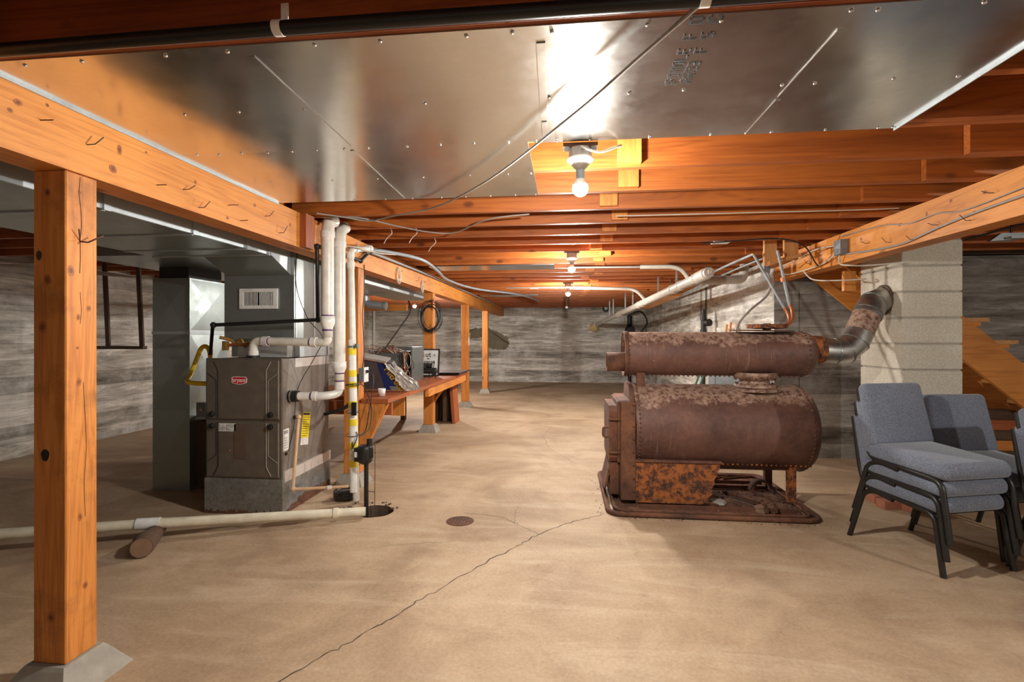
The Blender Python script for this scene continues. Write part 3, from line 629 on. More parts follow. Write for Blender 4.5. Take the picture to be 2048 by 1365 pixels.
mb = MB(); mb.box(-3.05,-2.965,3.86,3.93,.64,.76,'grey_box',bev=.004); mb.cyl((-3.0,3.86,.70),(-3.0,3.85,.70),.012,'cable_white',10); mb.box(-3.03,-2.66,3.93,3.96,.62,.65,'grey_box'); o = obj('switch_box', mb, loc=(-3,3.9,.64)); tag(o, 'small grey electrical box at the left side of the furnace', 'electrical box')

# ------------------------------------------------------------------ gas line
t = thing('gas_pipe', 'black iron gas pipe above the furnace with a yellow flexible connector', 'pipe', (-2.6,3.5,1.2))
mb = MB(); mb.tube(fillet([(-2.93,3.87,1.15),(-2.78,3.7,1.40),(-2.64,3.52,1.392),(-1.803,3.50,1.428),(-1.79,3.46,1.955),(-1.775,3.52,1.965),(-1.775,4.20,1.965),(-1.775,4.40,2.075)],.012,3),.0135,'black_iron',10)
for p in ((-2.64,3.52,1.392),(-1.803,3.5,1.428),(-1.79,3.46,1.955),(-1.775,4.2,1.965),(-1.775,4.4,2.075)): mb.sphere(p,.023,'black_iron',6)
part('iron_pipe', mb, t)
mb = MB(); mb.tube(smooth_path([(-2.93,3.87,1.14),(-2.94,3.865,1.20),(-2.97,3.86,1.225),(-3.0,3.85,1.20),(-3.02,3.82,1.10),(-3.0,3.74,1.0),(-2.9,3.6,.95),(-2.65,3.62,.94)]),.018,'yellow_pipe',10); part('flexible_connector', mb, t, 'yellow flexible hose')
mb = MB(); mb.cyl((-2.93,3.87,1.15),(-2.93,3.87,1.20),.02,'red',10); mb.cyl((-2.93,3.87,1.1),(-2.93,3.87,1.15),.018,'brass',10); part('shut_off_valve', mb, t)

# ------------------------------------------------------------------ PVC pipes
def coup(mb, a, b_, r, m='pvc_fit'): mb.cyl(a, b_, r, m, 24)
t = thing('vent_pipe', 'thick white vent pipe nearest the girder, elbowing down to the furnace top', 'pipe', (-1.72,3.48,1.2))
X1, Y1 = -1.715, 3.47
mb = MB(); mb.tube(fillet([(X1,Y1+.10,2.16),(X1,Y1+.02,2.145),(X1,Y1,2.06),(X1,Y1,1.44)],.05),.0445,'pvc',24)
part('riser', mb, t)
mb = MB(); coup(mb,(X1,Y1,2.065),(X1,Y1,2.02),.051); part('coupling', mb, t)
mb = MB(); mb.lathe([(.047,1.452),(.051,1.452),(.051,1.40),(.036,1.365),(.036,1.30),(.0001,1.30)],'pvc_fit',24,Matrix.Translation((X1,Y1,0))); part('reducer', mb, t)
mb = MB(); mb.tube(fillet([(X1,Y1,1.33),(X1,Y1,1.262),(-2.32,3.52,1.272),(-2.32,3.52,1.165)],.075,8),.0305,'pvc',20)
coup(mb,(-1.80,3.477,1.2635),(-1.84,3.48,1.264),.0365); coup(mb,(-2.19,3.509,1.270),(-2.235,3.513,1.271),.0365); coup(mb,(-2.32,3.52,1.20),(-2.32,3.52,1.165),.0365); part('branch', mb, t)
mb = MB(); mb.cyl((X1,Y1,1.462),(X1,Y1,1.452),.0452,'purple',20); mb.cyl((X1,Y1,1.345),(X1,Y1,1.358),.037,'purple',20); mb.cyl((-1.84,3.48,1.264),(-1.852,3.481,1.264),.0318,'purple',16); mb.cyl((-2.18,3.508,1.27),(-2.19,3.509,1.27),.0318,'purple',16); part('primer_band', mb, t, 'purple primer rings')
t = thing('vent_pipe', 'thick white vent pipe behind the first, elbowing down to the furnace side', 'pipe', (-1.72,3.7,.9))
X2, Y2 = -1.722, 3.675
mb = MB(); mb.tube(fillet([(X2,Y2+.10,2.16),(X2,Y2+.02,2.12),(X2,Y2,2.03),(X2,Y2,1.10)],.05),.0445,'pvc',24); part('riser', mb, t)
mb = MB(); coup(mb,(X2,Y2,2.03),(X2,Y2,1.985),.051); part('coupling', mb, t)
mb = MB(); mb.lathe([(.047,1.115),(.051,1.115),(.051,1.065),(.036,1.03),(.036,.955),(.0001,.955)],'pvc_fit',24,Matrix.Translation((X2,Y2,0))); part('reducer', mb, t)
mb = MB(); mb.tube(fillet([(X2,Y2,.96),(X2,Y2,.87),(-1.80,3.60,.858),(-2.0,3.58,.857)],.08,8),.0305,'pvc_fit',20); coup(mb,(-1.86,3.59,.858),(-1.89,3.588,.858),.0365); mb.cyl((-1.893,3.588,.858),(-1.903,3.588,.858),.0318,'purple',16); coup(mb,(X2,Y2,.96),(X2,Y2,.90),.0365); part('branch', mb, t)
mb = MB(); mb.cyl((X2,Y2,1.02),(X2,Y2,1.03),.037,'purple',20); mb.cyl((X2,Y2,.962),(X2,Y2,.972),.037,'purple',20); part('primer_band', mb, t, 'purple primer rings')
t = thing('discharge_pipe', 'thin white pipe with yellow tape marks rising from the sump', 'pipe', (-1.64,3.8,0))
top = (-1.715,3.86,2.0); bot = (-1.625,3.76,.03)
mb = MB(); mb.tube(fillet([bot,(-1.652,3.775,.9),top,(-1.71,4.25,2.08)],.05,6),.025,'pvc',16); part('riser', mb, t)
mb = MB(); coup(mb,(-1.713,3.856,1.93),(-1.7155,3.858,1.975),.031); coup(mb,(-1.711,3.852,1.85),(-1.712,3.855,1.90),.031); mb.tube([(-1.713,3.93,2.012),(-1.712,3.96,2.02)],.031,'pvc_fit',16); coup(mb,(-1.71,4.2,2.07),(-1.71,4.25,2.08),.031); part('fitting', mb, t)
def along(a, b_, u): return tuple(Vector(a)*(1-u)+Vector(b_)*u)
a_, b__ = (-1.625,3.76,.03), (-1.652,3.775,.9)
mb = MB(); mb.tube([(-1.66,3.76,1.28),(-1.64,3.745,.1)],.03,'pvc_fit',8,square=False); part('board_strip', mb, t)
mb = MB()
for z in (1.19,1.02,.93,.78,.64,.46,.32):
    u = (z-.1)/1.18; x = -1.64-.02*u; yy = 3.745+.015*u; mb.cyl((x,yy,z-.025),(x,yy,z+.025),.0325,'yellow',12)
part('tape_mark', mb, t, 'yellow tape bands')
mb = MB(); mb.cyl((-1.66,3.762,1.22),(-1.66,3.762,1.235),.036,'grey_metal',14); mb.box(-1.62,-1.60,3.72,3.75,1.215,1.25,'grey_metal'); part('clamp', mb, t)
mb = MB(); mb.box(-1.635,-1.60,3.695,3.712,.70,.80,'socket_black'); part('label_plate', mb, t)
t = thing('condensate_drain', 'thin tan drain line down the furnace side and along the floor', 'pipe', (-2.0,3.6,.15))
mb = MB(); mb.tube(fillet([(-2.064,3.63,.69),(-2.03,3.64,.69),(-2.02,3.54,.168),(-1.66,3.70,.155)],.012,3),.0115,'tan_pipe',10)
for p in ((-2.03,3.64,.69),(-2.02,3.545,.17)): mb.sphere(p,.019,'tan_pipe',6)
mb.cyl((-1.80,3.635,.159),(-1.77,3.65,.158),.017,'pvc_fit',10); part('tubing', mb, t)
mb = MB(); mb.cyl((-2.066,3.63,.69),(-2.045,3.632,.69),.014,'black_iron',10); part('fitting', mb, t)
t = thing('floor_pipe', 'long cream drain pipe lying across the floor into the sump', 'pipe', (-2.5,3.0,.05))
mb = MB(); mb.tube([(-5.0,2.2,.13),(-3.41,2.66,.118),(-2.66,2.95,.105),(-1.43,3.47,.05)],.031,'pvc_old',20); part('tubing', mb, t)
mb = MB(); coup(mb,(-1.60,3.395,.058),(-1.63,3.383,.059),.038,'pvc_old'); part('coupling', mb, t)
mb = MB(); coup(mb,(-2.72,2.925,.108),(-2.60,2.975,.103),.0365,'white'); part('coupling', mb, t)
t = thing('wood_log', 'short round log chocked under the long floor pipe', 'log', (-2.58,2.85,.06))
mb = MB(); pts = [(-2.48,2.70,.062),(-2.53,2.78,.06),(-2.585,2.90,.052),(-2.66,3.02,.05)]; mb.tube(pts,.065,'bark',14,rs=[.06,.066,.05,.052]); part('trunk', mb, t)
mb = MB(); mb.cyl((-2.478,2.697,.062),(-2.482,2.703,.062),.056,'log_end',14); part('sawn_end', mb, t)
# sump pump
SUMP = t = thing('sump_pump', 'black pedestal sump pump with float rod over the pit', 'pump', (-1.52,3.72,-.2))
mb = MB(); mb.cyl((-1.515,3.69,-.2),(-1.515,3.69,.34),.017,'black_iron',12); mb.cyl((-1.515,3.69,-.2),(-1.515,3.69,-.1),.05,'black_iron',14); part('column', mb, t)
mb = MB(); mb.lathe([(.0001,.33),(.03,.335),(.056,.355),(.058,.46),(.05,.475),(.0001,.478)],'black_paint',20,Matrix.Translation((-1.525,3.69,0)))
for q in range(14):
    a = 2*PI*q/14; mb.box(.056,.061,-.004,.004,.38,.45,'black_iron',Matrix.Translation((-1.525,3.69,0))@Matrix.Rotation(a,4,'Z'))
part('motor', mb, t)
mb = MB(); mb.cyl((-1.49,3.69,.47),(-1.49,3.69,.525),.022,'black_paint',12); mb.box(-1.60,-1.56,3.655,3.70,.355,.46,'black_paint',bev=.006); part('switch_housing', mb, t)
mb = MB(); mb.box(-1.593,-1.57,3.652,3.6545,.39,.43,'white'); part('label_plate', mb, t)
mb = MB(); mb.tube([(-1.49,3.69,.49),(-1.442,3.69,.495),(-1.445,3.69,.49),(-1.45,3.69,-.15)],.003,'nail',6); mb.sphere((-1.4455,3.69,.42),.007,'nail',5); mb.tube([(-1.515,3.69,.13),(-1.448,3.69,.12)],.003,'nail',6); part('float_rod', mb, t)
t = thing('drain_hose', 'coil of black drain hose with a clear top beside the furnace base', 'hose', (-1.76,3.85,.02))
mb = MB(); rr = []
for q in range(60):
    a = q*2*PI/20; rr.append((-1.76+.075*math.cos(a), 3.86+.075*math.sin(a), .02+.0009*q))
mb.tube(rr,.018,'black_pipe',8); part('tubing', mb, t)
mb = MB(); mb.cyl((-1.76,3.86,.02),(-1.76,3.86,.07),.05,'grey_metal',16); part('core', mb, t)
mb = MB()
for q in range(26):
    a = rb.uniform(0,6.28); r = rb.uniform(.10,.19); mb.sphere((-1.50+r*math.cos(a)*1.2,3.72+r*math.sin(a)*.6,.004),rb.uniform(.004,.010),'dusty_brown',4)
tag(obj('pit_rubble', mb), 'crumbs of brown rubble around the sump pit', 'rubble', kind='stuff')
# floor drain
t = thing('floor_drain', 'round rusty floor drain grate in the middle of the floor', 'drain', (-.745,3.49,0))
mb = MB(); mb.lathe([(.0001,.003),(.092,.003),(.098,.001),(.098,.0)],'rust_dark',28,Matrix.Translation((-.745,3.49,0)))
for i in range(-3,4):
    for j in range(-3,4):
        if i*i+j*j < 10: mb.cyl((-.745+i*.024,3.49+j*.024,.002),(-.745+i*.024,3.49+j*.024,.0036),.006,'ink_and_shade',8)  # black discs paint the shade inside the grate holes
part('grate', mb, t)

# ------------------------------------------------------------------ workbench
B = thing('workbench', 'rough wooden workbench built between the left timber posts', 'workbench', (-2.1,6,0))
mb = MB(); mb.box(-1.79,-1.545,4.24,7.85,.722,.76,'woodred_y'); mb.box(-2.05,-1.955,4.4,7.85,.722,.76,'woodred_y'); mb.box(-2.62,-2.055,4.4,7.85,.722,.76,'woodred_y')
for a,b_ in ((4.38,6.70),(6.86,7.85)): mb.box(-1.952,-1.795,a,b_,.722,.76,'woodred_y')
part('tabletop', mb, B)
mb = MB(); mb.box(-1.60,-1.56,5.6,7.8,.62,.72,'woodpost_y'); part('apron', mb, B)
mb = MB(); mb.box(-2.6,-1.56,4.37,4.41,.60,.72,'woodred_x'); part('cross_rail', mb, B)
mb = MB(); mb.box(-2.6,-1.56,7.75,7.79,.60,.72,'woodred_x'); part('cross_rail', mb, B)
mb = MB(); mb.prism([(-1.808,.72),(-1.60,.72),(-1.575,.72),(-1.808,.17),(-1.808,.60)],1,4.25,4.285,'woodpost_z'); part('brace', mb, B)
mb = MB(); mb.prism([(-1.808,.28),(-1.808,.22),(-1.56,.71),(-1.60,.72)],1,4.287,4.325,'wood_z'); part('brace', mb, B)
mb = MB(); mb.prism([(-1.81,.40),(-1.81,.45),(-1.62,.72),(-1.58,.72)],1,6.79,6.825,'wood_z'); part('brace', mb, B)
mb = MB(); mb.box(-2.60,-2.53,7.70,7.78,.0,.60,'wooddark_z'); part('leg', mb, B)
mb = MB(); mb.box(-2.60,-2.53,4.42,4.50,.0,.72,'wooddark_z'); part('leg', mb, B)
mb = MB(); mb.box(-1.785,-1.65,5.0,5.03,.495,.721,'wood_z'); o = obj('hanging_board', mb, loc=(-1.72,5,.5)); tag(o, 'orange board hanging under the near half of the workbench', 'board')
mb = MB(); mb.box(-1.97,-1.82,4.9,4.94,.53,.721,'wood_z'); mb.cyl((-1.80,4.92,.62),(-1.70,4.98,.66),.012,'grey_metal',10); o = obj('hanging_board', mb, loc=(-1.9,4.9,.53)); tag(o, 'shorter board with a metal rod hanging under the workbench', 'board')
# dark crate leaning below
t = thing('dark_crate', 'dark weathered open crate standing under the far end of the bench', 'crate', (-1.82,7.6,0))
mb = MB(); mb.box(-1.99,-1.965,7.45,7.75,.012,.60,'wooddark_z'); part('side_board', mb, t)
mb = MB(); mb.prism([(-1.70,.0),(-1.655,.0),(-1.70,.60),(-1.745,.60)],1,7.40,7.72,'woodred_z'); part('side_board', mb, t)
mb = MB(); mb.box(-1.97,-1.69,7.72,7.745,.0,.58,'wooddark_z'); part('back_board', mb, t)
mb = MB(); mb.box(-1.96,-1.70,7.45,7.72,.0,.02,'wooddark_x'); part('bottom_board', mb, t)
mb = MB(); mb.box(-1.86,-1.80,7.46,7.50,.021,.60,'wooddark_z'); part('upright', mb, t)
# junk on the bench
t = thing('filter_bag', 'torn plastic-wrapped furnace filter pack leaning on the bench, blue band and yellow letters', 'package', (-1.75,4.9,.76))
M_ = Matrix.Translation((-1.70,4.85,.775))@Matrix.Rotation(math.radians(-9),4,'Z')@Matrix.Rotation(math.radians(20),4,'X')@Matrix.Rotation(0,4,'Y')
def slab(mb, pts, m, y0, y1): mb.prism(pts, 1, y0, y1, m, M_)
mb = MB(); slab(mb,[(-.44,0),(.15,0),(.02,.29),(-.05,.31),(-.44,.375)],'bag_grey',0,.06); part('pack', mb, t)
mb = MB(); slab(mb,[(-.10,.0),(.13,0),(.01,.27),(-.14,.30)],'blue',-.003,-.0005); slab(mb,[(-.03,0),(.12,0),(.105,.04),(-.05,.04)],'grey_pipe',-.0035,-.003); part('printed_band', mb, t, 'blue printed band')
mb = text_mb('Filtrete', .095, 'gold_ink', M_@Matrix.Translation((.02,-.005,.12))@Matrix.Rotation(math.radians(60),4,'Y')@Matrix.Rotation(PI/2,4,'X'), .0005, bold=.002); part('lettering', mb, t, 'yellow lettering')
mb = MB()
rb2 = random.Random(9)
vs = []; nu, nv = 16, 12
for i in range(nu+1):
    for j in range(nv+1):
        u = i/nu; v_ = j/nv; base = Vector((.13-.17*v_, .0, .30*v_)); off = Vector((u*.17*(1-.5*v_), -.02+.07*u, -.0+ (-.05*u*v_)))
        vs.append(tuple(M_@(base+off+Vector((rb2.uniform(-.01,.01), rb2.uniform(-.012,.012)-.015*abs(math.sin(u*8+v_*5)), rb2.uniform(-.004,.012))))))
mb.add(vs, [(i*(nv+1)+j,(i+1)*(nv+1)+j,(i+1)*(nv+1)+j+1,i*(nv+1)+j+1) for i in range(nu) for j in range(nv)], 'bag_plastic', False)
part('torn_plastic', mb, t, 'crumpled clear plastic end')
mb = MB(); slab(mb,[(-.45,.365),(-.03,.295),(-.02,.315),(-.45,.39)],'bag_plastic',-.02,.08); slab(mb,[(-.44,.345),(-.04,.28),(-.035,.297),(-.44,.367)],'copper',-.004,.0); part('top_fold', mb, t)
t = thing('metal_housing', 'old grey blower housing spilling loose wires on the bench', 'appliance', (-2.05,5.9,.76))
mb = MB(); mb.box(-2.34,-1.82,5.90,5.915,.762,.84,'grey_metal'); mb.box(-2.34,-2.325,5.9,6.3,.762,1.14,'grey_metal'); mb.box(-1.80,-1.785,5.86,6.35,.762,1.18,'grey_metal'); mb.box(-2.34,-1.80,6.29,6.305,.762,1.18,'grey_metal'); mb.box(-2.34,-1.80,5.9,6.3,.761,.775,'grey_metal')
mb.cyl((-2.32,6.03,.965),(-1.86,6.03,.965),.165,'grey_metal',28); part('housing', mb, t)
mb = MB()
for q in range(16):
    x = rb2.uniform(-1.93,-1.80); z = 1.12; P_ = [(x,5.89,z)]
    for s_ in range(4): P_.append((x+rb2.uniform(-.05,.05),5.86+rb2.uniform(-.03,.02),z-.08*(s_+1)+rb2.uniform(-.03,.02)))
    mb.tube(smooth_path(P_,4),.004,rb2.choice(['copper','cable_white','nail','ink_and_shade']),5)
for q in range(14):
    x = rb2.uniform(-2.3,-1.95); mb.tube(smooth_path([(x,5.95,1.08),(x+rb2.uniform(-.1,.1),5.93,1.16+rb2.uniform(0,.06)),(x+rb2.uniform(-.2,.2),5.97,1.11)],4),.004,rb2.choice(['copper','cable_white','nail']),5)
part('loose_wires', mb, t, 'tangle of brown and white wires')
mb = MB(); mb.box(-2.28,-2.22,5.860,5.863,.93,1.0,'white'); mb.box(-2.29,-2.25,5.857,5.860,.94,1.01,'yellow'); part('sticker', mb, t); t.location.x -= .05
t = thing('framed_sign', 'black framed white sign with red and black lettering leaning on the post', 'sign', (-1.72,6.6,.76))
M_ = Matrix.Translation((-1.885,6.66,.775))@Matrix.Rotation(math.radians(-9),4,'X')
mb = MB(); mb.box(-.165,.165,-.003,.003,.0,.36,'white',M_); part('sheet', mb, t)
mb = MB()
for a in ((-.17,.17,-.008,.012),(-.17,.17,.352,.37),(-.172,-.155,-.008,.37),(.155,.172,-.008,.37)): mb.box(a[0],a[1],-.010,.006,a[2],a[3],'ink_and_shade',M_)
part('frame', mb, t)
for tx, sz, m_, px, pz in (('B',.12,'orange_ink',-.07,.285),('ut',.095,'ink_and_shade',.012,.29),('in',.03,'ink_and_shade',.10,.285),('the',.03,'ink_and_shade',.02,.235),('G',.09,'orange_ink',-.08,.19),('rease',.07,'ink_and_shade',.035,.19)):
    part('lettering', text_mb(tx, sz, m_, M_@Matrix.Translation((px,-.0045,pz))@Matrix.Rotation(PI/2,4,'X'), .0005, bold=.001), t)
t = thing('air_compressor', 'small black machine with tubes and wheels on the bench before the sign', 'machine', (-1.75,6.3,.76))
mb = MB(); mb.cyl((-1.90,6.3,.86),(-1.66,6.3,.86),.04,'black_iron',16); mb.sphere((-1.90,6.3,.86),.04,'black_iron',8); mb.sphere((-1.66,6.3,.86),.04,'black_iron',8); part('tank', mb, t)
mb = MB(); mb.box(-1.86,-1.79,6.27,6.33,.90,.97,'black_paint',bev=.006); mb.cyl((-1.78,6.3,.93),(-1.70,6.3,.93),.03,'black_paint',14); mb.cyl((-1.74,6.3,.93),(-1.74,6.3,.975),.018,'grey_metal',12); part('motor', mb, t)
for x in (-1.90,-1.66):
    mb = MB(); mb.cyl((x,6.25,.83),(x,6.27,.83),.032,'black_paint',16); part('wheel', mb, t)
for x in (-1.86,-1.74,-1.65):
    mb = MB(); mb.cyl((x,6.31,.761),(x,6.31,.85),.006,'black_iron',6); part('leg', mb, t)
mb = MB(); mb.tube(smooth_path([(-1.70,6.28,.95),(-1.66,6.27,.99),(-1.68,6.27,.90),(-1.75,6.25,.89),(-1.82,6.25,.93)]),.005,'black_pipe',6); part('hose', mb, t); t.location.y += .14; t.location.x -= .05
mb = MB(); mb.box(-1.93,-1.50,6.95,7.75,.781,.790,'grey_metal'); mb.box(-1.93,-1.50,6.95,6.962,.775,.80,'black_iron'); mb.box(-1.512,-1.50,6.95,7.75,.775,.80,'grey_metal'); mb.box(-1.9,-1.8,7.0,7.2,.761,.781,'wooddark_x'); mb.box(-1.9,-1.8,7.5,7.7,.761,.781,'wooddark_x')
tag(obj('metal_tray', mb, loc=(-1.7,7.3,.78)), 'thin dark metal tray overhanging the far end of the bench', 'tray')
# outlet on post 2
t = thing('power_outlet', 'grey outlet box with a plugged-in cord on the post behind the vent pipes', 'outlet', (-1.80,4.28,.93))
mb = MB(); mb.box(-1.811,-1.765,4.245,4.33,.91,1.03,'grey_box',bev=.004); part('box', mb, t)
mb = MB(); mb.box(-1.7645,-1.759,4.24,4.335,.905,1.035,'white'); part('cover_plate', mb, t)
mb = MB(); mb.box(-1.759,-1.735,4.27,4.30,.985,1.01,'cable_black'); part('plug', mb, t)
mb = MB(); mb.tube(smooth_path([(-1.738,4.285,.998),(-1.70,4.27,1.0),(-1.66,4.2,.93),(-1.655,4.15,.80),(-1.66,4.1,.66),(-1.67,4.05,.52),(-1.70,3.98,.50),(-1.74,3.9,.60),(-1.60,3.72,.55),(-1.62,3.68,.45)]),.0045,'cable_black',6)
part('power_cord', mb, SUMP)
mb = MB(); mb.tube(smooth_path([(-1.70,3.74,.93),(-1.60,3.72,.94),(-1.62,3.9,.9),(-1.62,4.05,.72),(-1.60,3.95,.55),(-1.64,3.74,.50),(-1.62,3.70,.44)]),.004,'cable_black',6); part('power_cord', mb, SUMP)
for z in (.93,.72,.54):
    mb = MB(); pr_ = []
    for q in range(21):
        a = 2*PI*q/20; pr_.append((-1.655+.05*math.cos(a), 3.752+.04*math.sin(a), z+.006*math.sin(a)))
    mb.tube(pr_,.0028,'cable_black',5); tag(obj('cord_wrap', mb), 'black cord loop round the taped pipe, %s' % {.93:'uppermost',.72:'middle one',.54:'lowest'}[z], 'cord', 'cord loops on the taped pipe')
# wire coil on the third post
t = thing('wire_coil', 'black coil of cable hung on the post by the bench end', 'cable', (-1.80,6.7,1.56))
mb = MB()
for q in range(9):
    pts = []; r = .155+rb2.uniform(-.03,.02); ox, oz = rb2.uniform(-.03,.03), rb2.uniform(-.03,.03)
    for k in range(29):
        a = 2*PI*k/28; pts.append((-1.84+ox+r*.9*math.cos(a), 6.69+rb2.uniform(-.006,.006)-.003*q, 1.57+oz+r*1.25*math.sin(a)))
    mb.tube(pts,.0045,'cable_black',5)
part('loops', mb, t)
mb = MB(); mb.tube([(-1.80,6.72,1.83),(-1.80,6.65,1.78),(-1.80,6.66,1.72)],.004,'cable_black',5); part('hook', mb, t)
for (y, z, r, m_) , lb in (((5.25,1.99,.045,'cable_white'),'cream cord loop hanging on the girder above the bench'), ((6.15,1.96,.035,'cable_white'),'smaller cord loop hanging on the girder before the third post')):
    mb = MB()
    for q in range(4):
        pts = [(-1.79+rb2.uniform(-.004,.004), y+r*(1+.15*q)*math.cos(2*PI*k/16), z-.03*q*.5+r*1.5*math.sin(2*PI*k/16)) for k in range(17)]
        mb.tube(pts,.004,m_,5)
    tag(obj('cord_loop', mb), lb, 'cord', 'cord loops on the left girder')

# ------------------------------------------------------------------ old boiler
Bo = thing('boiler', 'old rusted riveted boiler with two stacked drums on a floor pan', 'boiler', (1.2,4.25,0))
def drum(name, x0, x1, y, z, r, m, bulge, nm):
    M_ = Matrix.Translation((0,y,z))@Matrix.Rotation(PI/2,4,'Y')
    mb = MB(); prof = [(.0001,x0+.02),(r*.93,x0+.02),(r*.955,x0),(r,x0),(r,x0+.001)]
    prof += [(r,x0+(x1-x0)*k/10) for k in range(1,10)]+[(r,x1-.04),(r*.985,x1-.012),(r*.95,x1+.0)]+[(r*.95*math.cos(a),x1+bulge*math.sin(a)) for a in [PI/2*k/6 for k in range(1,6)]]+[(.0001,x1+bulge)]
    mb.lathe(prof, m, 56, M_); o = part(name, mb, Bo)
    mb = MB(); n = int(2*PI*r/.034)
    for xx in (x0+.028, x1-.038):
        for k in range(n):
            a = 2*PI*k/n; c_ = (xx, y+r*math.cos(a), z+r*math.sin(a))
            mb.lathe([(.0085,0),(.007,.004),(.003,.0065),(.0001,.007)], 'rust_dark', 6, Matrix.Translation(c_)@Vector((0,math.cos(a),math.sin(a))).to_track_quat('Z','Y').to_matrix().to_4x4())
    rv = obj(nm, mb); rv.parent = o
    return o
up = drum('upper_drum', .475, 1.90, 4.25, 1.165, .178, 'rust_drum_upper', .07, 'rivets')
lo = drum('lower_drum', .535, 1.86, 4.25, .577, .338, 'rust_drum_lower', .075, 'rivets')
mb = MB(); M_ = Matrix.Translation((0,4.25,1.165))@Matrix.Rotation(PI/2,4,'Y')
mb.lathe([(.186,.470),(.186,.50),(.170,.50),(.170,.470),(.186,.470)],'rust_dark',40,M_); mb.lathe([(.0001,.4965),(.168,.4965)],'rust_dark',30,M_); part('end_ring', mb, Bo)
mb = MB(); mb.lathe([(.074,.33),(.078,.33),(.078,.497),(.072,.497),(.070,.33),(.074,.33)],'rust_dark',28,Matrix.Translation((0,4.19,1.10))@Matrix.Rotation(PI/2,4,'Y')); mb.lathe([(.0001,.36),(.072,.36)],'ink_and_shade',20,Matrix.Translation((0,4.19,1.10))@Matrix.Rotation(PI/2,4,'Y')); part('pipe_stub', mb, Bo)  # black disc paints the shade inside the hollow stub
mb = MB(); mb.lathe([(.0001,1.80),(.115,1.85),(.112,2.0),(.108,2.03)],'rust_bright',28,Matrix.Translation((0,4.25,1.20))@Matrix.Rotation(PI/2,4,'Y')); part('smoke_outlet', mb, Bo)
# long rivet seam + bottom lap
mb = MB(); y_, z_ = 4.25-.338*math.cos(.86), .577-.338*math.sin(.86)
for k in range(36):
    xx = .60+k*.0355; mb.sphere((xx,y_-.003,z_-.0),.0085,'rust_bright',4)
part('seam_rivets', mb, Bo)
mb = MB(); 
for k in range(38):
    xx = .52+k*.0355; mb.sphere((xx,4.25-.05,.989),.0085,'rust_dark',4)
part('seam_rivets', mb, Bo)
mb = MB(); mb.lathe([(.155,.90),(.155,.925),(.112,.93),(.11,.965),(.15,.972),(.165,1.0),(.165,1.02),(.14,1.02)],'rust_drum_lower',32,Matrix.Translation((1.50,4.21,0)))
for k in range(14):
    a = 2*PI*k/14; mb.sphere((1.5+.135*math.cos(a),4.21+.135*math.sin(a),.928),.011,'rust_dark',4); mb.sphere((1.5+.145*math.cos(a),4.21+.145*math.sin(a),.97),.011,'rust_dark',4)
mb.lathe([(.19,.872),(.20,.880),(.155,.905),(.155,.90)],'rust_drum_lower',32,Matrix.Translation((1.5,4.21,0)))
part('neck', mb, Bo)
mb = MB(); mb.box(.57,.635,4.16,4.22,.88,1.02,'rust_dark'); part('bracket', mb, Bo)
# cast front
mb = MB(); mb.box(.418,.532,3.93,4.57,.045,.80,'rust_dark',bev=.008); mb.prism([(4.0,.79),(4.5,.79),(4.44,.90),(4.36,.925),(4.14,.925),(4.06,.90)],0,.50,.53,'rust_dark'); part('cast_front', mb, Bo)
mb = MB(); mb.box(.398,.420,3.99,4.52,.32,.795,'rust_dark',bev=.006); dr = part('fire_door', mb, Bo)
mb = MB(); mb.prism([(4.0,.36),(4.03,.32),(4.48,.32),(4.51,.36),(4.51,.72),(4.47,.76),(4.04,.76),(4.0,.72)],0,.335,.397,'rust_dark')
for z in (.40,.66): mb.cyl((.33,3.99,z),(.42,3.985,z),.012,'rust_dark',8)
o = obj('door_plate', mb); o.parent = dr
mb = MB(); mb.tube(fillet([(.335,4.05,.585),(.292,4.05,.585),(.292,4.05,.51),(.335,4.05,.51)],.02),.009,'rust_dark',8); o = obj('handle', mb); o.parent = dr
mb = MB(); mb.box(.345,.417,4.02,4.48,.06,.31,'rust_dark',bev=.01); mb.prism([(.30,.10),(.315,.10),(.36,.30),(.345,.30)],1,4.05,4.42,'rust_dark'); mb.sphere((.345,4.06,.25),.02,'rust_dark',6); mb.sphere((.35,4.06,.215),.015,'rust_dark',6); part('ash_door', mb, Bo)
mb = MB()
for z in (.12,.22,.32,.42,.52,.62,.72,.78): mb.sphere((.515,3.925,z),.009,'rust_dark',4)
part('bolts', mb, Bo)
# fire box skirt: ragged lower side sheet
mb = MB(); poly = [(.533,.03),(.533,.345),(1.16,.345),(1.155,.30),(1.14,.28),(1.135,.25),(1.115,.22),(1.12,.19),(1.095,.15),(1.10,.11),(1.075,.085),(1.07,.045),(1.02,.03)]
mb.prism(poly,1,3.945,3.957,'rust_bright'); part('fire_box_side', mb, Bo, 'bright orange rusted sheet')
mb = MB(); mb.prism(poly,1,4.543,4.555,'rust_bright'); part('fire_box_side', mb, Bo)
mb = MB(); mb.tube([(.533,3.947,.347),(1.17,3.947,.347)],.012,'rust_dark',8); mb.prism([(3.957,.347),(4.03,.33),(4.03,.345),(3.957,.36)],0,.533,1.17,'rust_dark'); part('lap_seam', mb, Bo)
for x, y in ((1.72,4.06),(1.70,4.46)):
    mb = MB(); mb.box(x-.028,x+.028,y-.012,y+.012,.03,.33,'rust_bright' if y < 4.2 else 'rust_dark'); mb.box(x-.03,x+.03,y+.012,y+.035,.03,.31,'rust_bright' if y < 4.2 else 'rust_dark'); part('leg', mb, Bo)
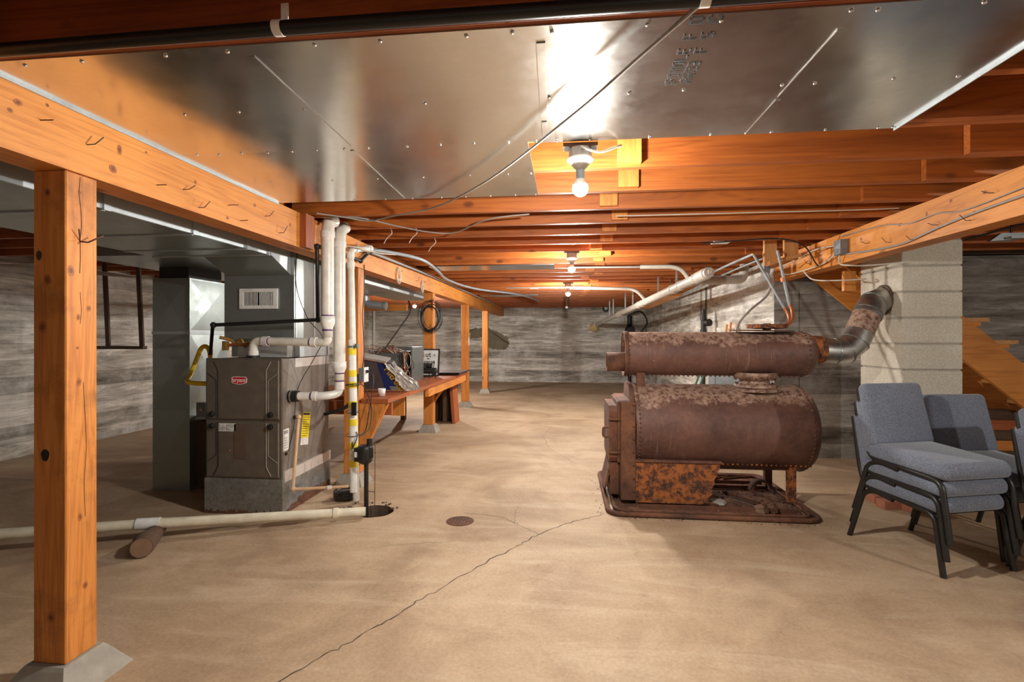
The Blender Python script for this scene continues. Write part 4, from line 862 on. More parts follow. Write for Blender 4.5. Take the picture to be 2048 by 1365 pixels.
# top plate and flange disk
mb = MB(); M_ = Matrix.Translation((1.56,4.17,1.353))@Matrix.Rotation(.02,4,'Y'); mb.prism([(-.26,.03),(-.16,-.10),(.14,-.10),(.24,.02),(.22,.16),(-.2,.16)],2,-.003,.003,'rust_dark',M_); o = obj('rust_plate', mb); tag(o, 'loose flat rusty plate lying on top of the upper drum', 'plate')
t = thing('rusty_wheel', 'ragged rusty wheel lid lying on the plate on top of the boiler', 'lid', (1.59,4.20,1.36))
mb = MB(); ring_ = []
n = 40; vs = []
for j in range(n):
    a = 2*PI*j/n; r = .145*(1+rb2.uniform(-.06,.06)); vs += [(1.59+r*math.cos(a),4.2+r*.85*math.sin(a),1.372+rb2.uniform(-.004,.004)),(1.59+r*math.cos(a),4.2+r*.85*math.sin(a),1.40+rb2.uniform(-.004,.006))]
vs += [(1.59,4.2,1.366),(1.59,4.2,1.405)]
mb.add(vs,[(2*j,(2*j+2)%(2*n),(2*j+3)%(2*n),2*j+1) for j in range(n)]+[(2*j+1,(2*j+3)%(2*n),2*n+1) for j in range(n)]+[(2*j,(2*j+2)%(2*n),2*n) for j in range(n)],'rust_bright'); mb.cyl((1.59,4.2,1.354),(1.59,4.2,1.41),.03,'rust_bright',12); part('disc', mb, t)
# floor pan
t = thing('boiler_floor_pan', 'low rusted iron floor frame full of debris under the boiler', 'pan', (1.04,4.28,0))
def rr_path(x0,x1,y0,y1,r,z,seg=5):
    P_ = []
    for cx_, cy_, a0 in ((x1-r,y1-r,0),(x0+r,y1-r,90),(x0+r,y0+r,180),(x1-r,y0+r,270)):
        for k in range(seg+1):
            a = math.radians(a0+90*k/seg); P_.append((cx_+r*math.cos(a),cy_+r*math.sin(a),z))
    P_.append(P_[0]); return P_
for (i_, r_, z_) in ((0,.019,.019),(.05,.012,.03)):
    mb = MB(); mb.tube(rr_path(.31+i_,1.78-i_,3.70+i_,4.86-i_,.10-i_*.6,z_),r_,'rust_dark',8,cap=False); part('frame_rail', mb, t)
mb = MB(); mb.box(.37,1.72,3.76,4.80,.0,.012,'rust_debris'); part('base_plate', mb, t)
for y_ in (3.86,4.45,4.60):
    mb = MB(); mb.box(.55,1.70,y_,y_+.025,.012,.04,'rust_dark'); part('cross_bar', mb, t)
mb = MB()
for q in range(300):
    x = rb2.uniform(.36,1.72); y = rb2.uniform(3.75,4.78); s_ = rb2.uniform(.004,.018); mb.sphere((x,y,.012+s_*.3),s_,rb2.choice(['rust_debris','rust_debris','dusty_brown','rust_dark']),3,.6)
for q in range(90):
    x = rb2.choice([rb2.uniform(.22,.36),rb2.uniform(.4,1.9)]); y = rb2.uniform(3.64,3.70) if x > .36 else rb2.uniform(3.7,4.8); s_ = rb2.uniform(.002,.006); mb.sphere((x,y,s_*.4),s_,'rust_debris',3,.6)
tag(obj('rust_debris', mb), 'rust flakes and rubble scattered in the boiler floor pan', 'debris', kind='stuff')
for (x,y,a,l), lb in zip([(1.05,3.95,-.7,.20),(1.36,4.1,-.9,.30),(1.45,3.85,1.3,.16),(1.30,4.62,.5,.30),(1.50,4.66,.3,.26),(1.52,3.85,1.2,.15)], ['short scrap bar left front of the boiler pan','long thin scrap bar lying mid pan','tilted scrap bar at the front right of the pan','scrap strip at the back left of the open pan','scrap strip beside the dark arch piece','second tilted scrap bar at the front right of the pan']):
    mb = MB(); M_ = Matrix.Translation((x,y,.045))@Matrix.Rotation(a,4,'Z'); mb.box(-l/2,l/2,-.014,.014,-.004,.004,'rust_dark',M_); mb.box(-l/2,l/2,-.014,-.008,-.004,.016,'rust_dark',M_); tag(obj('scrap_bar', mb), lb, 'scrap metal', 'scrap bars in the boiler pan')
mb = MB(); mb.lathe([(.0001,0),(.05,.0),(.045,.012),(.0001,.012)],'log_end',5,Matrix.Translation((1.42,3.87,.03))@Matrix.Rotation(.7,4,'X'),False); tag(obj('stone_flake', mb), 'pale pointed stone flake leaning in the boiler pan', 'stone')
mb = MB(); mb.lathe([(.0001,0),(.07,.0),(.06,.02),(.0001,.022)],'footing',6,Matrix.Translation((1.16,4.03,.02)),False); tag(obj('stone_flake', mb), 'flat grey broken slab piece lying in the boiler pan', 'stone')
mb = MB(); n = 12
vs = []
for k in range(n+1):
    a = PI*k/n
    for r in (.085,.075): 
        for yy in (0,.10): vs.append((1.60+r*math.cos(a),4.30+yy,.03+r*1.1*math.sin(a)))
fs = []
for k in range(n):
    o_ = 4*k; fs += [(o_,o_+4,o_+5,o_+1),(o_+2,o_+3,o_+7,o_+6),(o_,o_+2,o_+6,o_+4),(o_+1,o_+5,o_+7,o_+3)]
mb.add(vs,fs,'rust_dark',True); tag(obj('iron_arch', mb), 'dark curved iron arch piece beside the boiler leg', 'scrap metal')
mb = MB(); mb.box(1.25,1.95,5.15,5.45,.001,.02,'grey_metal',bev=.002); tag(obj('metal_sheet', mb), 'dark flat sheet on the floor behind the boiler', 'sheet')
# flue
Fl = thing('flue_pipe', 'galvanised elbowed flue pipe from the boiler to the chimney', 'pipe', (2.2,4.3,1.2))
pts = [(1.98,4.25,1.195),(2.13,4.26,1.185),(2.22,4.28,1.195),(2.30,4.30,1.26),(2.44,4.37,1.50),(2.50,4.41,1.575),(2.625,4.48,1.615)]
mb = MB(); mb.tube(pts[:4]+[Vector(pts[3])*.7+Vector(pts[4])*.3],.104,'flue_metal',28,cap=False); part('lower_elbow', mb, Fl)
mb = MB(); a4 = Vector(pts[3])*.75+Vector(pts[4])*.25; b4 = Vector(pts[3])*.1+Vector(pts[4])*.9; mb.tube([a4,b4],.102,'rust_drum_lower',28,cap=False); part('straight_section', mb, Fl, 'rusted straight section')
mb = MB(); mb.tube([b4,pts[4],pts[5],pts[6]],.105,'flue_metal',28,cap=False); part('upper_elbow', mb, Fl)
mb = MB()
for p, dd in ((pts[1],(1,0,0)),(pts[2],(.9,.1,.45)),(pts[3],(.65,.2,.9)),(tuple(b4),(.5,.25,.85)),(pts[4],(.6,.3,.8)),(pts[5],(.85,.4,.5))):
    dv = Vector(dd).normalized(); mb.tube([Vector(p)-dv*.004,Vector(p)+dv*.004],.108,'grey_metal',28)
part('joint_ring', mb, Fl)
mb = MB(); dv = Vector((1,0,0)); mb.tube([(2.606,4.475,1.61),(2.619,4.475,1.61)],.125,'dusty_brown',24); part('sealing_collar', mb, Fl)

# ------------------------------------------------------------------ chimney
Ch = thing('block_chimney', 'pale concrete block chimney standing right of the boiler', 'chimney', (2.84,4.53,0))
mb = MB(); z = .02; i = 0
rb3 = random.Random(11)
while z < 2.35:
    h = min(.2,2.38-z)
    if z < 1.904-.2 or z >= 1.9: x0_ = 2.622
    mb.box(2.622,3.062,4.252,4.812,z+.004,z+h-.003,'block',bev=.006,seg=1); z += .205
mb.box(2.632,3.052,4.262,4.802,.0,2.384,'footing'); part('block_courses', mb, Ch)
for i,(x,y,a) in enumerate([(2.48,4.12,.1),(2.62,4.06,.3),(2.74,4.13,.05),(2.45,4.3,1.5)]):
    mb = MB(); mb.box(-.10,.10,-.05,.05,0,.06,'brick',Matrix.Translation((x,y,0))@Matrix.Rotation(a,4,'Z'),bev=.004); tag(obj('brick', mb), ['red brick at the left front foot of the chimney','red brick angled before the chimney foot','red brick flush before the chimney front','red brick along the left chimney side'][i], 'brick', 'bricks at the chimney foot')

# ------------------------------------------------------------------ stairs
S_ = thing('staircase', 'open orange wooden staircase behind the block chimney', 'stairs', (3.8,5.2,0))
def stringer(y0, y1, m):
    up_ = lambda x: 1.47-.86*(x-3.55); lo_ = lambda x: 1.085-.86*(x-3.55)
    mb = MB(); mb.prism([(2.50,min(2.38,up_(2.50))),(5.26,up_(5.26)),(5.26,0),(4.81,0),(2.50,lo_(2.50))],1,y0,y1,m); part('stringer', mb, S_)
stringer(4.90,4.94,'wood_x'); stringer(5.60,5.64,'wood_x')
for k in range(-5,7):
    xr = 3.765+.235*k; zt = 1.475-.2*k
    mb = MB(); mb.box(xr-.265,xr,4.925,5.66,zt-.036,zt,'woodpale_y'); part('tread', mb, S_)
    mb = MB(); mb.box(xr-.26,xr-.06,4.94,4.975,zt-.075,zt-.037,'wood_x'); part('cleat', mb, S_)
mb = MB(); mb.prism([(2.98,1.86),(3.0,1.86),(3.0,1.72),(2.98,1.72)],1,4.9,4.95,'wood_z')
mb = MB(); mb.box(2.50,2.60,4.84,4.88,1.72,1.90,'wood_z'); tag(obj('hanging_block', mb), 'short orange board hanging under the right girder beside the chimney', 'board')
mb = MB(); mb.box(2.49,6.0,5.60,5.69,2.155,2.38,'wooddark_x'); 
for i,(z,x0_,x1_,m_) in enumerate([(.0,3.35,4.6,'wooddark_x'),(.09,3.4,4.5,'woodred_x'),(.18,3.3,4.4,'wooddark_x'),(.27,3.45,4.3,'woodpost_x'),(.36,3.4,4.2,'wooddark_x'),(.45,3.5,4.3,'woodred_x'),(.54,3.4,4.1,'wooddark_x')]):
    mb2 = MB(); mb2.box(x0_,x1_,4.95+.02*i,5.25-.01*i,z,z+.088,m_); tag(obj('stacked_board', mb2), 'weathered board under the stairs, %s from the floor' % ordn(i+1), 'board', 'boards stacked under the stairs')
tag(obj('rim_beam', mb), 'dark rim beam on top of the stair wall', 'beam')

# ------------------------------------------------------------------ chairs
def make_chair():
    t = thing('stacking_chair', '-', 'chair', group='grey stacking chairs')
    mb = MB(); mb.box(-.235,.235,-.275,.225,.338,.430,'fabric',bev=.042,seg=6,smooth=True)
    for q, (x,y,z) in enumerate(mb.v):
        if y < -.17: mb.v[q] = (x, y, z-.016*((-.17-y)/.085))
        if z > .38: x,y,z = mb.v[q]; mb.v[q] = (x,y,z+.012*(1-(x/.22)**2)+.02*max(0,(y)/.25))
    obj('seat_cushion', mb, t)
    mb = MB(); M_ = Matrix.Translation((0,.235,.625))@Matrix.Rotation(math.radians(-13),4,'X'); 
    bb = MB(); bb.box(-.235,.235,-.034,.034,-.205,.19,'fabric',bev=.03,seg=5,smooth=True)
    for q,(x,y,z) in enumerate(bb.v):
        k = (x/.225)**2; y2 = y-.02*(1-k)*(1 if y < 0 else .4)
        if z > .1 and abs(x) > .15: x = x*(1-.10*((z-.1)/.085))
        bb.v[q] = (x,y2,z)
    mb.add(bb.v,bb.f,'fabric',True,M_); obj('backrest', mb, t)
    mb = MB(); mb.box(-.20,.20,.20,.225,.40,.47,'fabric',bev=.01,seg=2,smooth=True); obj('lower_back_cover', mb, t)
    for s in (-1,1):
        x = .222*s
        mb = MB(); mb.tube(fillet([(x*1.06,-.30,0),(x*1.04,-.25,.325),(x,.20,.355),(x*.94,.25,.46),(x*.9,.305,.78)],.06,6),.0155,'black_paint',8,square=False); obj('side_frame', mb, t)
        mb = MB(); mb.tube(fillet([(x*1.07,.30,0),(x*1.03,.205,.31),(x*1.03,.13,.345),(x*1.03,.0,.325)],.05,5),.0155,'black_paint',8); obj('rear_leg', mb, t)
    mb = MB(); mb.cyl((-.225,-.225,.322),(.225,-.225,.322),.011,'black_paint',8); mb.cyl((-.225,.15,.33),(.225,.15,.33),.011,'black_paint',8); mb.box(-.20,.20,-.22,.15,.325,.336,'black_paint'); obj('seat_support', mb, t)
    return t
c0 = make_chair(); used = False
def place(x, y, z, rz, label):
    global used
    o = c0 if not used else copy_tree(c0)
    used = True; o.location = (x,y,z); o.rotation_euler = (0,0,math.radians(rz)); o['label'] = label
def stack(x, y, rz, names):
    r = math.radians(rz)
    for i, nm in enumerate(names): place(x+.018*i*math.sin(r), y-.018*i*math.cos(r), .095*i, rz, nm)
stack(2.165, 3.30, 16.5, ['bottom grey chair of the full three-chair stack before the chimney','middle grey chair of the full three-chair stack','top grey padded chair of the full three-chair stack'])
stack(2.70, 3.53, 10, ['lower grey chair of the stack behind the front one','upper grey chair showing its wide backrest, behind the front stack'])
stack(2.80, 2.90, 14, ['lower grey chair of the stack cut off at the right edge','upper grey chair of the stack cut off at the right edge'])

# ------------------------------------------------------------------ front black pipe and strap, cables
t = thing('black_drain_pipe', 'long black plastic pipe strapped under the joists at the top', 'pipe', (0,1.25,2.12))
mb = MB(); mb.tube([(-1.795,1.271,2.119),(-.75,1.262,2.122),(.33,1.268,2.125),(1.6,1.262,2.13),(2.22,1.26,2.13)],.0185,'black_pipe',20); part('tubing', mb, t)
for x in (-.76,.335):
    mb = MB(); mb.tube([(x-.012,1.262,2.1225),(x+.012,1.262,2.1225)],.0205,'white_gloss',20); mb.box(x-.004,x+.016,1.279,1.283,2.12,2.20,'white_gloss'); part('hanger_strap', mb, t)
def cable(pts, r, m, label, cat='cable', sub=6, grp=None):
    mb = MB(); mb.tube(smooth_path(pts, sub), r, m, 8); return tag(obj('ceiling_cable' if cat == 'cable' else 'water_pipe', mb), label, cat, grp)
cable([(.345,1.235,2.115),(.23,1.42,2.10),(.048,1.763,2.095),(-.314,2.38,2.09),(-.62,2.80,2.09),(-.85,3.06,2.10),(-1.15,3.25,2.11),(-1.36,3.37,2.11),(-1.52,3.33,2.13),(-1.68,3.24,2.14)], .0055, 'cable_grey', 'thick grey cable swagged diagonally under the metal pan')
cable([(-1.70,3.36,2.142),(-1.45,3.38,2.138),(-1.22,3.62,2.12),(-1.05,3.80,2.115),(-.86,3.84,2.115),(-.55,3.50,2.13),(-.25,3.42,2.14)], .0055, 'cable_grey', 'grey cable dipping below the joists beyond the metal pan')
cable([(-1.77,4.30,2.06),(-1.70,4.5,2.10),(-1.50,5.1,2.11),(-1.56,6.0,2.11),(-1.66,7.0,2.11),(-1.47,8.2,2.10),(-.9,9.6,2.12),(-.6,11.4,2.12)], .018, 'grey_pipe', 'silver conduit snaking back beside the left girder')
cable([(-1.76,4.4,2.07),(-1.765,6.5,2.105),(-1.765,9.0,2.11),(-1.765,12.5,2.12)], .013, 'grey_pipe', 'straight thin pipe running along the top of the left girder')
cable([(-1.74,3.76,2.02),(-1.66,3.9,2.02),(-1.62,4.2,2.03),(-1.6,4.6,2.08)], .005, 'cable_white', 'thin white tube from the vent pipes to the conduit')
cable([(-1.80,4.34,1.95),(-1.785,4.30,1.7),(-1.80,4.3,1.5),(-1.79,4.31,1.2),(-1.80,4.3,1.03)], .004, 'cable_black', 'thin dark wire running down the second timber post')
cable([(-2.05,3.66,2.0),(-2.04,3.62,1.7),(-1.95,3.62,1.45),(-1.85,3.66,1.30),(-1.93,3.7,1.15),(-2.05,3.70,.95),(-2.05,3.63,.8),(-2.058,3.62,.62),(-2.06,3.55,.45)], .003, 'cable_black', 'thin thermostat wire dangling down the furnace side')
for i,(x,y) in enumerate([(-1.36,3.79),(-1.16,3.795),(-1.12,4.20)]):
    mb = MB(); mb.tube(smooth_path([(x,y,2.151),(x+.01,y,2.11),(x-.03,y,2.07),(x-.05,y-.01,2.03)],5),.003,'cable_white',5); tag(obj('hanger_wire', mb), 'pale dangling wire near the vent pipes, %s from the left' % ordn(i+1), 'wire', 'dangling wires by the vent pipes')
# cable on girder right
cable([(2.232,2.6,2.045),(2.232,3.08,2.017),(2.232,3.3,2.05),(2.232,3.55,2.045),(2.232,3.8,2.09),(2.232,4.1,2.11),(2.22,4.35,2.12)], .004, 'cable_grey', 'upper thin cable stapled along the right girder')
cable([(2.230,2.6,2.0),(2.230,3.0,1.985),(2.230,3.3,1.96),(2.230,3.6,1.925),(2.230,3.9,1.935),(2.230,4.2,1.96),(2.23,4.30,1.97)], .007, 'cable_grey', 'lower thick cable stapled along the right girder')
t = thing('junction_box', 'grey metal junction box on the right girder', 'junction box', (2.21,4.35,2.03))
mb = MB(); mb.box(2.175,2.238,4.27,4.37,1.965,2.085,'grey_box',bev=.004); part('box', mb, t)
cable([(2.20,4.37,2.05),(2.15,4.6,2.06),(2.12,4.9,2.02),(2.05,5.1,1.97)], .006, 'cable_white', 'white cable leaving the junction box at its top')
cable([(2.20,4.37,1.99),(2.21,4.6,1.94),(2.19,4.9,1.92),(2.18,5.2,1.92),(2.15,5.4,1.95)], .006, 'cable_white', 'white cable running level from the junction box')
cable([(2.20,4.33,1.965),(2.22,4.36,1.90),(2.25,4.25,1.87),(2.4,4.3,1.875),(2.6,4.2,1.88)], .006, 'cable_white', 'white cable drooping below the junction box')
cable([(2.18,4.9,1.91),(2.22,4.8,1.82),(2.35,4.6,1.79),(2.55,4.6,1.80)], .006, 'cable_white', 'looser white cable loop under the right girder')
cable([(1.2,4.6,2.13),(1.5,4.55,2.14),(1.8,4.5,2.14),(2.0,4.5,2.08),(2.15,4.62,1.95),(2.21,4.7,1.93)], .006, 'cable_black', 'black cable curving down to the right girder')
cable([(.35,3.62,2.16),(.9,3.60,2.155),(1.4,3.62,2.16),(1.9,3.6,2.155),(2.2,3.6,2.16)], .004, 'cable_white', 'white cable clipped between the joists right of the nearest bulb')
cable([(.065,2.18,2.12),(.14,2.17,2.09),(.21,2.2,2.12),(.24,2.25,2.145)], .005, 'cable_white', 'short white cable beside the nearest bulb')
# hanging boards near the right wall
for (x0_,x1_,y_,z0_,z1_), lb in (((1.835,1.945,4.90,1.965,2.20),'left upright stub board hanging above the boiler'),((1.97,2.09,4.80,2.005,2.25),'right upright stub board hanging above the boiler')):
    mb = MB(); mb.box(x0_,x1_,y_,y_+.035,z0_,z1_+.13,'woodpale_z'); tag(obj('stub_board', mb), lb, 'board', 'stub boards above the boiler')
mb = MB(); mb.prism([(1.81,1.945),(1.82,1.985),(2.09,2.055),(2.09,2.02)],1,4.74,4.795,'woodpale_x'); tag(obj('cross_board', mb), 'pale slanted board nailed across the stub boards', 'board')
# ------------------------------------------------------------------ white drain pipes by the right wall
D = thing('drain_pipe', 'long white plastic drain pipe sloping to the back wall', 'pipe', (1.4,5.3,1.95))
A = Vector((1.416,5.25,1.947)); Bv = Vector((.84,14.4,1.651)); at = lambda u: A*(1-u)+Bv*u
mb = MB(); mb.tube([at(0),at(1)],.052,'pvc_dull',20); part('tubing', mb, D)
for u in (.035,.10,.135,.33,.36,.55,.58,.80):
    mb = MB(); mb.tube([at(u),at(u+.007)],.059,'pvc_dull',20); part('coupling', mb, D)
mb = MB(); mb.tube([at(.0),at(.03)],.06,'pvc_dull',20); part('cleanout_body', mb, D)
mb = MB(); mb.tube([at(-.006),at(0)],.052,'pvc_dull',20); v0 = at(-.008); mb.box(v0.x-.02,v0.x+.02,v0.y-.02,v0.y,v0.z-.02,v0.z+.02,'pvc_dull'); part('cleanout_plug', mb, D)
mb = MB(); mb.tube(fillet([at(.06),at(.06)+Vector((-.10,-.02,.13)),at(.06)+Vector((-.2,-.02,.16)),at(.06)+Vector((-.55,.0,.165))],.09),.024,'pvc_dull',12); mb.tube([at(.06)+Vector((-.55,.0,.165)),at(.06)+Vector((-1.3,.0,.17))],.011,'cable_grey',8); part('branch_pipe', mb, D)
mb = MB(); mb.tube(fillet([at(.30),at(.30)+Vector((-.14,-.02,.16)),at(.30)+Vector((-.25,0,.20)),at(.30)+Vector((-1.2,.0,.23))],.12),.027,'pvc_dull',12); mb.tube([at(.30)+Vector((-1.2,.0,.23)),at(.30)+Vector((-2.2,.0,.235))],.012,'cable_grey',8); part('branch_pipe', mb, D)
mb = MB(); mb.tube(fillet([at(.09),at(.09)+Vector((.15,-.15,.03)),at(.09)+Vector((.62,-.15,.03)),at(.09)+Vector((.64,-.15,.20))],.06),.05,'pvc_dull',16); part('branch_pipe', mb, D)
for u in (.12,.22,.42,.5,.66,.72):
    p = at(u); mb = MB(); mb.box(p.x-.012,p.x+.012,p.y-.002,p.y+.002,p.z+.04,2.15,'strap'); part('hanger_strap', mb, D)
mb = MB(); mb.sphere((.80,14.50,1.58),.13,'foam',8); tag(obj('foam_seal', mb), 'yellow foam blob where the drain enters the back wall', 'foam')
mb = MB(); mb.sphere((.84,14.33,1.66),.07,'white_gloss',8); part('end_cap', mb, D)
mb = MB(); mb.prism([(1.35,7.3),(1.62,7.3),(1.70,10.6),(1.45,10.8)],2,1.885,1.92,'woodpale_y'); mb.tube([(1.5,7.5,1.92),(1.5,7.5,2.15)],.004,'nail',5); mb.tube([(1.6,10,1.92),(1.6,10,2.15)],.004,'nail',5); tag(obj('hung_shelf', mb), 'pale plank hung under the joists beside the drain pipe', 'shelf')
cable([(1.70,4.80,2.06),(1.70,5.8,2.06),(1.8,7.5,2.07),(1.95,10.3,2.06)], .013, 'grey_pipe', 'grey water pipe running back under the joists, left one', 'pipe', grp='water pipes by the right wall')
cable([(1.88,4.95,2.06),(1.86,5.8,2.05),(1.95,7.5,2.06),(2.08,10.3,2.06)], .013, 'grey_pipe', 'grey water pipe running back under the joists, right one', 'pipe', grp='water pipes by the right wall')
t = thing('water_pipe', 'grey pipe with copper tail dropping slantwise to the boiler top, left one', 'pipe', (1.8,4.8,1.8))
mb = MB(); mb.tube([(1.70,4.80,2.06),(1.92,4.68,1.56)],.0125,'grey_pipe',10); mb.sphere((1.70,4.80,2.06),.016,'brass',6); part('tubing', mb, t)
mb = MB(); mb.tube(smooth_path([(1.92,4.68,1.56),(1.945,4.66,1.50),(1.93,4.60,1.44),(1.83,4.45,1.40)]),.014,'copper',10); part('copper_tail', mb, t)
t = thing('water_pipe', 'grey pipe with copper tail dropping slantwise to the boiler top, right one', 'pipe', (1.9,4.6,1.8))
mb = MB(); mb.tube([(1.84,4.62,2.06),(1.93,4.60,1.575)],.0125,'grey_pipe',10); mb.cyl((1.875,4.612,1.82),(1.881,4.611,1.785),.017,'copper',10); part('tubing', mb, t)
mb = MB(); mb.tube(smooth_path([(1.93,4.60,1.58),(1.945,4.58,1.52),(1.92,4.52,1.45),(1.83,4.42,1.395),(1.78,4.38,1.385)]),.014,'copper',10); part('copper_tail', mb, t)
cable([(1.97,5.2,1.95),(1.93,5.0,1.80),(1.85,4.9,1.68),(1.66,4.75,1.55),(1.52,4.65,1.42),(1.48,4.6,1.30)], .011, 'cable_grey', 'grey flexible conduit curving down behind the boiler')
mb = MB(); mb.box(1.93,1.99,5.17,5.23,1.93,2.04,'grey_box',bev=.004); mb.box(1.93,1.99,5.17,5.20,2.04,2.15,'wood_z'); tag(obj('switch_box', mb), 'small grey switch box under the joists by the right wall', 'electrical box')
# valve tree and tools against the right wall
t = thing('valve_pipe', 'dark iron pipe with a round valve standing behind the boiler', 'pipe', (2.05,7.8,0))
mb = MB(); mb.cyl((2.06,7.85,.0),(2.06,7.85,1.72),.03,'black_iron',12); mb.cyl((2.06,7.85,1.36),(2.06,7.85,1.42),.05,'black_iron',12); mb.cyl((2.06,7.85,1.56),(2.06,7.85,1.64),.05,'black_iron',12); part('iron_pipe', mb, t)
mb = MB(); mb.cyl((2.10,7.85,1.52),(2.13,7.78,1.52),.055,'black_iron',14); part('valve', mb, t)
t = thing('meter_valve', 'dark water meter assembly low in the far right corner', 'meter', (1.95,13.9,1.5))
mb = MB(); mb.cyl((1.75,14.2,1.05),(1.75,14.2,1.9),.07,'black_iron',12); mb.cyl((1.6,14.2,1.28),(2.2,14.2,1.28),.10,'black_iron',12); mb.sphere((1.75,14.15,1.5),.14,'black_iron',8); mb.cyl((1.75,14.0,1.5),(1.75,14.1,1.5),.10,'black_iron',14); mb.cyl((1.75,14.2,0),(1.75,14.2,1.05),.05,'black_iron',10); part('body', mb, t)
cable([(1.7,14.1,1.9),(2.0,13.9,2.0),(2.15,13.7,1.7),(2.0,13.8,1.45)], .02, 'cable_black', 'black hose looping above the water meter')
for i,(x,y,m_,tp) in enumerate([(2.06,6.9,'wood_z',1.47),(2.10,6.86,'wood_z',1.5),(2.15,6.8,'wood_z',1.48),(1.86,7.2,'green',1.0),(1.94,7.25,'green',1.02)]):
    mb = MB(); mb.tube([(x-.3 if i > 2 else x-.12,y,.0),(x+.05,y,tp)],.014,m_,8); tag(obj('long_handle', mb), ['left wooden tool handle showing above the boiler','middle wooden tool handle showing above the boiler','right wooden tool handle showing above the boiler','left green rod leaning behind the boiler','right green rod leaning behind the boiler'][i], 'tool handle', 'tool handles behind the boiler')
mb = MB(); mb.box(1.75,2.12,6.2,6.45,.0,.93,'grey_box',bev=.01); mb.box(1.77,2.10,6.19,6.2,.1,.88,'grey_pipe'); tag(obj('grey_cabinet', mb), 'grey metal cabinet glimpsed between the boiler drums', 'cabinet')
cable([(2.22,8.6,1.15),(2.22,8.6,2.1)], .006, 'cable_black', 'thin black cable down the right wall, left one', grp='cables down the right wall')
cable([(2.22,8.3,1.15),(2.215,8.3,1.6),(2.22,8.3,2.1)], .010, 'cable_black', 'thicker black cable down the right wall, right one', grp='cables down the right wall')

t = thing('paper_cup', 'small white paper cup on the bench before the filter pack', 'cup', (-1.68,4.45,.762))
mb = MB(); mb.lathe([(.0001,.762),(.028,.762),(.036,.83),(.034,.83),(.026,.766),(.0001,.766)],'white',16,Matrix.Translation((-1.68,4.45,0))); part('cup_body', mb, t)
mb = MB(); mb.tube(smooth_path([(-1.70,3.95,1.0),(-1.72,3.97,.85),(-1.80,4.02,.74),(-1.92,4.08,.68),(-2.06,4.12,.64)]),.016,'black_pipe',8); tag(obj('black_hose', mb), 'short dark hose curving behind the furnace side vent', 'hose')
for i,(x0_,x1_,y_,lb) in enumerate([(1.30,1.44,4.60,'white paper tag under the joists above the boiler'),(-.62,-.48,8.65,'white paper tag under the joists left of the third bulb')]):
    mb = MB(); mb.box(x0_,x1_,y_,y_+.11,2.140,2.1485,'white'); tag(obj('paper_tag', mb, loc=(x0_,y_,2.14)), lb, 'tag')
mb = MB(); mb.cyl((1.12,14.545,2.12),(1.12,14.44,2.12),.10,'black_iron',20); mb.cyl((1.12,14.44,2.12),(1.12,14.40,2.12),.05,'grey_metal',16); tag(obj('vent_cap', mb, loc=(1.12,14.5,2.12)), 'dark round vent cap high on the back wall', 'vent')
# ------------------------------------------------------------------ left bay extras
t = thing('hanging_rack', 'dark angle-iron rack hanging before the left wall', 'rack', (-5.0,5.2,1.2))
for x0_,x1_,y_ in ((-5.22,-5.17,5.2),(-4.80,-4.75,5.2)):
    mb = MB(); mb.prism([(x0_,1.19),(x1_,1.19),(x1_-.05,2.15),(x0_-.05,2.15)],1,y_,y_+.02,'wooddark_z'); part('upright', mb, t)
mb = MB(); mb.box(-5.9,-4.74,5.18,5.24,1.165,1.20,'wooddark_x'); part('bottom_rail', mb, t)
for i in range(5):
    cable([(-5.86,2.2,2.0+.02*i),(-5.5,3.8,2.06-.015*i),(-5.3,4.8,2.0+.012*i),(-5.0,6.2,2.05-.01*i),(-4.6,8,2.1)], .009, ['cable_grey','cable_white','grey_pipe','cable_grey','cable_white'][i], 'cable of the bundle strung along the left wall, %s' % ['lowest at its near end','second lowest at its near end','middle one at its near end','second highest at its near end','highest at its near end'][i], grp='cables along the left wall')
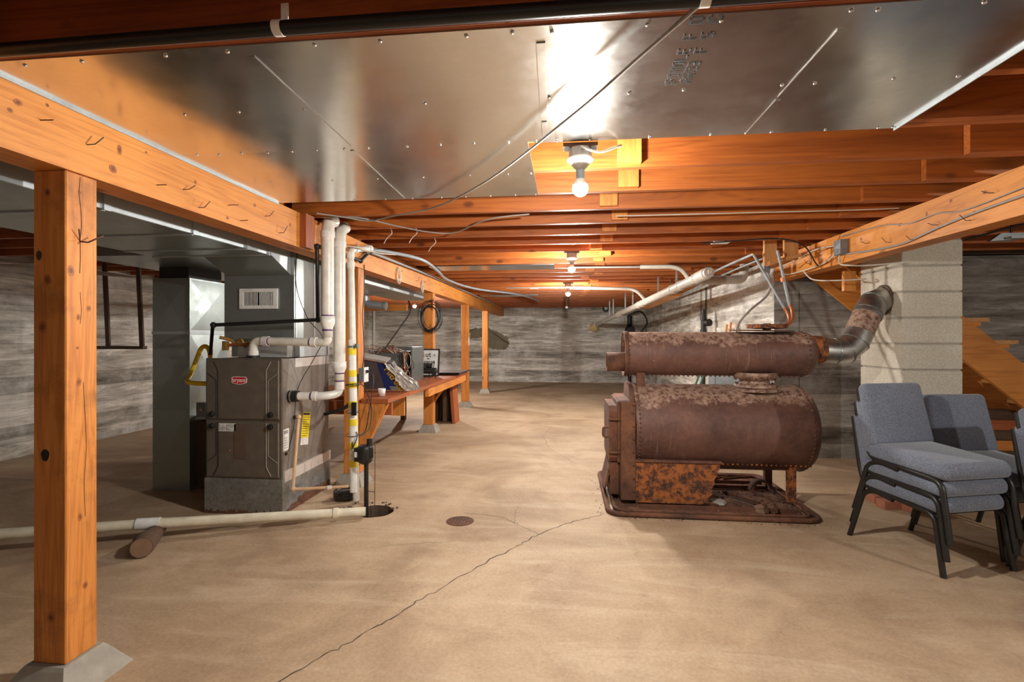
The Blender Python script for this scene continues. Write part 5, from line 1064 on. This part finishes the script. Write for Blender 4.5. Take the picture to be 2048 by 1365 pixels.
cable([(-2.95,9.0,2.1),(-2.85,9.0,1.8),(-3.0,8.9,1.5),(-3.15,8.6,1.15),(-3.2,8.3,.9)], .012, 'cable_black', 'black cable hanging under the left bay bulb')
cable([(-5.70,14.48,2.2),(-5.70,14.48,.9)], .04, 'pvc', 'white pipe standing in the far left corner', 'pipe')
cable([(-4.4,14.45,2.1),(-4.1,14.45,1.9),(-4.2,14.45,1.5),(-4.0,14.45,1.1)], .018, 'cable_grey', 'grey cable hanging down the back wall of the left bay')
m, nt, b = nodes('damp_patch'); b.inputs['Base Color'].default_value = (.17,.14,.085,1); b.inputs['Roughness'].default_value = .8
v = coords(nt, rnd=False); n1 = noise(nt, v, 3, 8, .7); L(nt, ramp(nt, n1, [(.3,(.13,.105,.06)),(.7,(.25,.22,.15))]), b.inputs['Base Color'])
def patch(pts, m_='damp_patch'):
    rp = random.Random(5); out = []
    for a, b_ in zip(pts, pts[1:]+pts[:1]):
        for k in range(7): out.append((a[0]+(b_[0]-a[0])*k/7+rp.uniform(-.035,.035), a[1]+(b_[1]-a[1])*k/7+rp.uniform(-.03,.03)))
    mb = MB(); mb.prism(out,1,14.543,14.549,m_); return mb
tag(obj('wall_patch', patch([(-2.83,1.50),(-2.7,1.56),(-2.45,1.58),(-2.2,1.55),(-1.95,1.45),(-1.7,1.3),(-1.62,1.1),(-1.75,.95),(-2.0,.92),(-2.25,.98),(-2.3,1.15),(-2.45,1.28),(-2.8,1.25)])), 'olive brown mortar patch on the back wall behind the posts', 'wall patch')
t = thing('work_light', 'silver clip fixture hanging under the joists at the far right', 'lamp', (3.35,4.2,2.06))
mb = MB(); mb.prism([(3.20,2.03),(3.28,2.09),(3.46,2.09),(3.50,2.05)],1,4.18,4.22,'galvanised_side'); mb.box(3.30,3.42,4.12,4.28,2.04,2.055,'galvanised_side'); mb.cyl((3.36,4.2,2.05),(3.36,4.2,2.15),.008,'black_iron',8); part('reflector', mb, t)
cable([(3.06,4.24,2.05),(3.3,4.0,2.12),(3.6,3.7,2.15)], .008, 'cable_black', 'black cable rising right of the chimney top')
